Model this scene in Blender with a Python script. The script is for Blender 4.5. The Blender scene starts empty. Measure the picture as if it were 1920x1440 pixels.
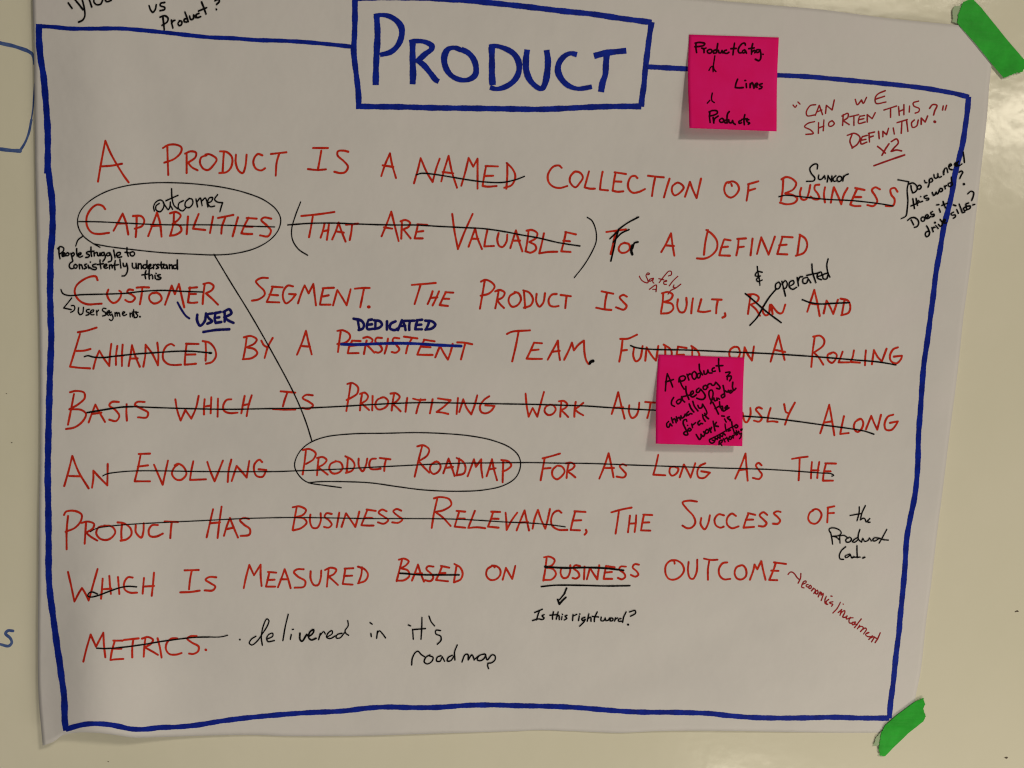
import bpy, math, random
import numpy as np
from mathutils import Matrix, Vector

random.seed(7)
rng = np.random.default_rng(7)
scene = bpy.context.scene
C = scene.collection

# ---------------------------------------------------------------- camera
# the sheet hangs flat on the board; the camera stands a bit above and left of its middle
F = 1378.0                                  # focal length in pixels of the 1920 wide photograph
d1 = np.array([13510.0, 608.0, F]); d1 /= np.linalg.norm(d1)      # board's horizontal
d2 = np.array([-737.0, 13250.0, F]); d2 -= d1 * d1.dot(d2); d2 /= np.linalg.norm(d2)   # board's downward
d3 = np.cross(d1, d2)                       # into the board
R = np.stack([d1, d3, -d2])                 # rows: world X, Y, Z in camera (right, down, forward)
DIST = 0.640                                # metres from the board
CAM = np.array([0.0, -DIST, 0.0])
cam_data = bpy.data.cameras.new("camera")
cam = bpy.data.objects.new("camera", cam_data); C.objects.link(cam)
right = R @ np.array([1.0, 0, 0]); down = R @ np.array([0, 1.0, 0]); fwd = R @ np.array([0, 0, 1.0])
M = Matrix(((right[0], -down[0], -fwd[0], CAM[0]), (right[1], -down[1], -fwd[1], CAM[1]),
            (right[2], -down[2], -fwd[2], CAM[2]), (0, 0, 0, 1)))
cam.matrix_world = M
cam_data.sensor_width = 36.0
cam_data.lens = 36.0 * F / 1920.0
cam_data.clip_start = 0.01; cam_data.clip_end = 50.0
scene.camera = cam

# ---------------------------------------------------------------- room light
world = bpy.data.worlds.new("World"); scene.world = world; world.use_nodes = True
bg = world.node_tree.nodes["Background"]
bg.inputs[0].default_value = (1.0, 0.92, 0.74, 1); bg.inputs[1].default_value = 0.045
scene.view_settings.view_transform = 'Standard'
scene.view_settings.look = 'None'
scene.view_settings.exposure = 0.0
scene.view_settings.gamma = 1.0
scene.cycles.filter_width = 1.15


def lamp(name, loc, target, sx, sy, power, col):
    L = bpy.data.lights.new(name, 'AREA'); L.shape = 'RECTANGLE'; L.size = sx; L.size_y = sy
    L.energy = power; L.color = col
    o = bpy.data.objects.new(name, L); C.objects.link(o)
    o.location = loc
    o.rotation_euler = (Vector(target) - Vector(loc)).to_track_quat('-Z', 'Y').to_euler()
    return o


def ray(px, py):
    v = np.stack([np.asarray(px, float) - 960.0, np.asarray(py, float) - 720.0, np.full(np.shape(px), F)], -1)
    return v @ R.T


def mirror_spot(px, py, dist):
    """where a lamp hangs in the room if the board mirrors it at this point"""
    r = ray(np.array([px]), np.array([py]))[0]
    p = CAM + r * (DIST / r[1])
    q = r * np.array([1, -1, 1]); q /= np.linalg.norm(q)
    return tuple(p + q * dist)


WARM = (1.0, 0.90, 0.70)
lamp("ceiling_lamp", mirror_spot(1945, 216, 2.4), (0.1, 0, 0), 0.40, 0.11, 2.6, WARM)
lamp("ceiling_lamp_far", mirror_spot(1935, 320, 2.6), (0.1, 0, 0), 0.14, 0.05, 0.30, WARM)
lamp("ceiling_lamp_high", mirror_spot(1640, -12, 2.2), (0.1, 0, 0), 0.62, 0.05, 1.2, WARM)
lamp("ceiling_row", mirror_spot(1640, -350, 3.4), (0.1, 0, 0), 0.46, 0.36, 38.0, WARM)
lamp("low_fill_right", (0.95, -0.74, -1.22), (0.35, 0, -0.3), 0.7, 0.25, 6.0, (1.0, 0.91, 0.70))  # added fill light, no known source; brightens sheet and board towards the bottom right
lamp("low_fill_left", (-0.45, -1.55, -0.85), (-0.1, 0, -0.25), 0.3, 0.22, 4.6, (1.0, 0.93, 0.76))  # second added fill, unseen; lifts the brightness of the lower left

# ---------------------------------------------------------------- surfaces
X0, X1 = -0.455, 0.36


def plane_xy(px, py, y=0.0):
    r = ray(px, py)
    t = (DIST + y) / r[..., 1]
    return r[..., 0] * t, r[..., 2] * t


_cx, _cz = plane_xy(np.array([60.0, 1862.0, 1702.0, 78.0]), np.array([-129.0, 53.0, 1373.0, 1385.0]))
SX0, SX1 = (_cx[0] + _cx[3]) / 2, (_cx[1] + _cx[2]) / 2          # the sheet's sides on the board
SZ1, SZ0 = (_cz[0] + _cz[1]) / 2, (_cz[2] + _cz[3]) / 2
print("sheet", _cx, _cz)


def gauss(d, s):
    return np.exp(-(d / s) ** 2)


def sheet_h(x, z):
    """how far the hanging sheet stands off the board (metres)"""
    u = (x - SX0) / (SX1 - SX0); v = (z - SZ0) / (SZ1 - SZ0)
    h = 0.0022 + 0 * x
    h = h + 0.0022 * np.sin(7.1 * u + 3.4 * v + 0.6) * np.sin(4.3 * v - 1.7 * u + 1.0)
    h = h + 0.0012 * np.sin(15.0 * u - 9.0 * v) * np.sin(3 * u + 2)
    h = h + 0.0062 * gauss(u - 0.060, 0.045) * np.clip(0.30 + 0.7 * np.sin(v * 4.6 + 0.9) ** 2, 0, 1)   # the left side bellies out
    h = h + 0.0120 * gauss(u - 0.075, 0.052) * gauss(v - 0.03, 0.24)
    h = h + 0.0012 * gauss(u, 0.03)
    h = h + 0.0045 * gauss(1 - u, 0.05) * np.clip(np.sin(np.clip(v * 1.02, 0, 1) * math.pi), 0, 1)       # right edge bows
    h = h + 0.0026 * gauss(v, 0.05) * (0.62 + 0.38 * np.sin(u * 17.0 + 0.8)) * np.clip(1.05 - u, 0, 1)    # bottom edge waves
    s = (v - 0.02) - 0.55 * (u - 0.40)                                                                      # soft diagonal dents near the bottom
    h = h + 0.0026 / (1 + np.exp(-s / 0.012)) * gauss(u - 0.47, 0.09) * gauss(v - 0.03, 0.09)
    s = (v - 0.03) - 0.45 * (u - 0.62)
    h = h + 0.0018 / (1 + np.exp(-s / 0.012)) * gauss(u - 0.68, 0.07) * gauss(v - 0.03, 0.07)
    h = h - 0.0012 * gauss(v - 0.13 - 0.06 * np.sin(9 * u), 0.035) * gauss(u - 0.62, 0.26)
    h = h + 0.0016 * gauss((u - 0.13) + 0.4 * (v - 0.85), 0.028) * gauss(v - 0.85, 0.2)
    h = h + 0.0009 * gauss((u - 0.10) - 0.9 * (v - 0.32), 0.02) * gauss(v - 0.34, 0.05)                   # short creases
    h = h - 0.0008 * gauss((v - 0.125) + 0.15 * (u - 0.07), 0.010) * gauss(u - 0.09, 0.05)
    h = h - 0.0008 * gauss((v - 0.215) - 0.1 * (u - 0.07), 0.012) * gauss(u - 0.07, 0.04)
    h = h + 0.0010 * gauss((v - 0.62) + 0.3 * (u - 0.8), 0.03) * gauss(u - 0.85, 0.09)
    corner = gauss(1 - u, 0.09) * (gauss(v, 0.10) + gauss(1 - v, 0.10))
    h = h * (1 - 0.85 * np.clip(corner, 0, 1))
    return np.maximum(h, 0.0003)


def hit(px, py, depth):
    """the point seen at a place of the photograph, on the surface 'depth' in front of the board"""
    px = np.asarray(px, float); py = np.asarray(py, float)
    r = ray(px, py)
    d = np.zeros(px.shape)
    for _ in range(7):
        t = (DIST - d) / r[..., 1]
        x = r[..., 0] * t; z = r[..., 2] * t
        d = depth(x, z)
    t = (DIST - d) / r[..., 1]
    return np.stack([r[..., 0] * t, -d, r[..., 2] * t], -1)


# ---------------------------------------------------------------- materials
def new_mat(name):
    m = bpy.data.materials.new(name); m.use_nodes = True
    return m, m.node_tree.nodes, m.node_tree.links, m.node_tree.nodes["Principled BSDF"]


def noise(N, L, scale, detail=3, rough=0.5, stretch=None):
    tc = N.new("ShaderNodeTexCoord"); n = N.new("ShaderNodeTexNoise")
    n.inputs["Scale"].default_value = scale; n.inputs["Detail"].default_value = detail
    n.inputs["Roughness"].default_value = rough
    if stretch:
        mp = N.new("ShaderNodeMapping"); mp.inputs["Scale"].default_value = stretch
        L.new(tc.outputs["Object"], mp.inputs[0]); L.new(mp.outputs[0], n.inputs["Vector"])
    else:
        L.new(tc.outputs["Object"], n.inputs["Vector"])
    return n.outputs["Fac"]


def ramp(N, L, fac, stops):
    r = N.new("ShaderNodeValToRGB"); L.new(fac, r.inputs[0])
    e = r.color_ramp.elements
    e[0].position, e[0].color = stops[0][0], (*stops[0][1], 1)
    e[1].position, e[1].color = stops[-1][0], (*stops[-1][1], 1)
    for p, c in stops[1:-1]:
        k = e.new(p); k.color = (*c, 1)
    return r.outputs[0]


def bump(N, L, b, fac, dist, strength=1.0, prev=None):
    k = N.new("ShaderNodeBump"); k.inputs["Distance"].default_value = dist; k.inputs["Strength"].default_value = strength
    L.new(fac, k.inputs["Height"])
    if prev: L.new(prev, k.inputs["Normal"])
    L.new(k.outputs[0], b.inputs["Normal"])
    return k.outputs[0]


m_board, N, L, b = new_mat("enamel_board")
L.new(ramp(N, L, noise(N, L, 4.0, 5, 0.6), [(0.3, (0.86, 0.83, 0.70)), (0.7, (0.91, 0.87, 0.755))]), b.inputs["Base Color"])
b.inputs["Roughness"].default_value = 0.15
k = bump(N, L, b, noise(N, L, 70, 2, 0.4), 0.0011, 0.16)
bump(N, L, b, noise(N, L, 22, 3, 0.6), 0.0020, 0.22, k)

m_paper, N, L, b = new_mat("flip_chart_paper")
L.new(ramp(N, L, noise(N, L, 9.0, 6, 0.62), [(0.28, (0.775, 0.752, 0.790)), (0.55, (0.815, 0.790, 0.825)), (0.75, (0.83, 0.785, 0.84))]), b.inputs["Base Color"])
b.inputs["Roughness"].default_value = 0.75
b.inputs["Specular IOR Level"].default_value = 0.25
k = bump(N, L, b, noise(N, L, 1500, 2), 0.00005, 0.5)
k = bump(N, L, b, noise(N, L, 14, 4, 0.55), 0.0034, 0.6, k)
bump(N, L, b, noise(N, L, 5, 2, 0.5, (1.0, 1.0, 2.5)), 0.008, 0.55, k)

m_note, N, L, b = new_mat("pink_note_paper")
L.new(ramp(N, L, noise(N, L, 40, 4), [(0.3, (0.98, 0.006, 0.20)), (0.7, (1.0, 0.012, 0.255))]), b.inputs["Base Color"])
b.inputs["Roughness"].default_value = 0.7; b.inputs["Specular IOR Level"].default_value = 0.08
bump(N, L, b, noise(N, L, 30, 3), 0.0008, 0.4)

m_tape, N, L, b = new_mat("green_tape")
L.new(ramp(N, L, noise(N, L, 55, 4, 0.6, (1, 1, 1)), [(0.3, (0.016, 0.38, 0.024)), (0.7, (0.030, 0.56, 0.044))]), b.inputs["Base Color"])
b.inputs["Roughness"].default_value = 0.5; b.inputs["Specular IOR Level"].default_value = 0.15
k = bump(N, L, b, noise(N, L, 420, 2, 0.5), 0.0002, 0.5)
k = bump(N, L, b, noise(N, L, 120, 2, 0.5, (0.25, 1, 1.6)), 0.0006, 0.45, k)
bump(N, L, b, noise(N, L, 30, 2, 0.5), 0.0020, 0.5, k)

m_torn, N, L, b = new_mat("torn_tape_film")
b.inputs["Base Color"].default_value = (0.36, 0.50, 0.31, 1); b.inputs["Roughness"].default_value = 0.5

m_spot, N, L, b = new_mat("dirt_speck")
b.inputs["Base Color"].default_value = (0.10, 0.07, 0.05, 1); b.inputs["Roughness"].default_value = 0.8


def ink(name, dark, light, scale=160, rough=0.6, spec=0.12):
    m, N, L, b = new_mat(name)
    L.new(ramp(N, L, noise(N, L, scale, 4, 0.65), [(0.32, dark), (0.68, light)]), b.inputs["Base Color"])
    b.inputs["Roughness"].default_value = rough; b.inputs["Specular IOR Level"].default_value = spec
    return m


INK = {
    'red': ink("red_ink", (0.50, 0.012, 0.005), (0.78, 0.042, 0.014)),
    'dred': ink("crimson_ink", (0.30, 0.005, 0.010), (0.46, 0.016, 0.022)),
    'black': ink("black_ink", (0.003, 0.003, 0.004), (0.009, 0.008, 0.009), 160, 0.8, 0.02),
    'blue': ink("blue_ink", (0.001, 0.012, 0.27), (0.004, 0.026, 0.46), 95),
    'navy': ink("navy_ink", (0.004, 0.004, 0.12), (0.008, 0.008, 0.20), 90),
    'board': ink("dry_blue_ink", (0.040, 0.085, 0.32), (0.12, 0.19, 0.45), 130, 0.4),
    'note': ink("note_black_ink", (0.012, 0.002, 0.004), (0.04, 0.003, 0.010), 160, 0.8, 0.02),
}


# ---------------------------------------------------------------- mesh helpers
def mesh_obj(name, verts, faces, mat, parent=None, smooth=False, origin=None):
    v = np.asarray(verts, float)
    if origin is None and parent is None:
        origin = v.mean(0)
    o0 = np.asarray(origin if origin is not None else (0, 0, 0), float)
    if parent is not None:
        o0 = np.array(parent.location)
    me = bpy.data.meshes.new(name)
    me.from_pydata((v - o0).tolist(), [], faces)
    if smooth:
        me.polygons.foreach_set("use_smooth", [True] * len(me.polygons))
    me.materials.append(mat)
    o = bpy.data.objects.new(name, me); C.objects.link(o)
    if parent is None:
        o.location = o0
    else:
        o.parent = parent
    return o


def tag(o, label, cat=None, group=None, kind=None):
    if label: o['label'] = label
    if cat: o['category'] = cat
    if group: o['group'] = group
    if kind: o['kind'] = kind
    return o


def catmull(P, step):
    P = np.asarray(P, float)
    if len(P) == 1: return P
    if len(P) == 2:
        n = max(2, int(np.linalg.norm(P[1] - P[0]) / step) + 1)
        t = np.linspace(0, 1, n)[:, None]
        return P[0] * (1 - t) + P[1] * t
    E = np.vstack([2 * P[0] - P[1], P, 2 * P[-1] - P[-2]])
    out = []
    for i in range(len(P) - 1):
        p0, p1, p2, p3 = E[i], E[i + 1], E[i + 2], E[i + 3]
        a = np.linalg.norm(p1 - p0) ** 0.5 + 1e-6; bb = np.linalg.norm(p2 - p1) ** 0.5 + 1e-6; c = np.linalg.norm(p3 - p2) ** 0.5 + 1e-6
        m1 = (p2 - p1) + bb * ((p1 - p0) / a - (p2 - p0) / (a + bb))
        m2 = (p2 - p1) + bb * ((p3 - p2) / c - (p3 - p1) / (bb + c))
        n = max(2, int(np.linalg.norm(p2 - p1) / step) + 2)
        t = np.linspace(0, 1, n, endpoint=(i == len(P) - 2))[:, None]
        out.append((2 * t**3 - 3 * t**2 + 1) * p1 + (t**3 - 2 * t**2 + t) * m1 + (-2 * t**3 + 3 * t**2) * p2 + (t**3 - t**2) * m2)
    return np.vstack(out)


def stroke_geo(strokes, depth, lift, name, mat, parent, fat=1.0):
    """ink strokes: flat ribbons with rounded ends lying on the surface"""
    V, Fc = [], []          # V: px, py, extra lift
    n = 0
    for si, (w, segs, chisel) in enumerate(strokes):
        flat = w > 7
        w = w if flat else w * fat
        base = lift + 1.2e-5 * (si % 9)
        ph = rng.uniform(0, 6.28, 3)
        dist0 = 0.0
        for gi, seg in enumerate(segs):
            P = catmull(seg, 2.2)
            if len(P) == 1 or np.linalg.norm(P[-1] - P[0]) < 0.01 and len(P) < 3:
                P = np.array([P[0], P[0] + [0.4, 0.2]])
            T = np.gradient(P, axis=0); T /= (np.linalg.norm(T, axis=1, keepdims=True) + 1e-9)
            Nn = np.stack([-T[:, 1], T[:, 0]], 1)
            s = dist0 + np.concatenate([[0], np.cumsum(np.linalg.norm(np.diff(P, axis=0), axis=1))]); dist0 = s[-1]
            ww = w * (1 + 0.055 * np.sin(s * 0.21 + ph[0]) + 0.05 * np.sin(s * 0.083 + ph[1]) + 0.03 * np.sin(s * 0.9 + ph[2]))
            if chisel: ww = ww * (1 - chisel + chisel * np.abs(T[:, 1]))
            ll = base + np.linspace(0, 8e-6, len(P)) + gi * 8e-6
            for k in range(len(P)):
                V.append((*(P[k] + Nn[k] * ww[k] / 2), ll[k])); V.append((*(P[k] - Nn[k] * ww[k] / 2), ll[k]))
            for k in range(len(P) - 1):
                a = n + 2 * k
                Fc.append((a, a + 1, a + 3, a + 2))
            n += 2 * len(P)
            for q, r, l, inner in ((P[0], ww[0] / 2, ll[0] + 3e-6, gi > 0), (P[-1], ww[-1] / 2, ll[-1] + 5e-6, gi < len(segs) - 1)):
                if flat and not inner: continue
                m = 10
                for k in range(m):
                    a = 2 * math.pi * k / m
                    V.append((q[0] + r * math.cos(a), q[1] + r * math.sin(a), l))
                Fc.append(tuple(range(n, n + m))[::-1]); n += m
    A = np.array(V)
    extra = A[:, 2]
    pts = hit(A[:, 0], A[:, 1], lambda x, z: depth(x, z) + extra)
    return mesh_obj(name, pts, Fc, mat, parent)


def parse(block):
    """'colour width name | text' headers, then strokes: numbers, ';' new stroke, '/' corner, '@x,y,s' tile, 'w=' width"""
    out = []; tile = (0.0, 0.0, 1.0); cur = None
    for line in block.strip().splitlines():
        line = line.strip()
        if not line: continue
        if line[0] == '#':
            head, text = line[1:].split('|')
            h = head.split()
            cur = dict(col=h[0], w=float(h[1]), name=h[2], chisel=float(h[3]) if len(h) > 3 else 0.0, text=text.strip(), st=[])
            out.append(cur); continue
        for s in line.split(';'):
            segs = [[]]; w = cur['w']; nums = []
            for t in s.split():
                if t[0] == '@': tile = tuple(float(q) for q in t[1:].split(','))
                elif t.startswith('w='): w = float(t[2:])
                elif t == '/':
                    segs.append([segs[-1][-1]])
                else:
                    nums.append(float(t))
                    if len(nums) == 2:
                        segs[-1].append((tile[0] + nums[0] / tile[2], tile[1] + nums[1] / tile[2])); nums = []
            if nums: print("ODD NUMBERS", cur['text'], s)
            if segs[0]: cur['st'].append((w, segs, cur['chisel']))
    return out

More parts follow.
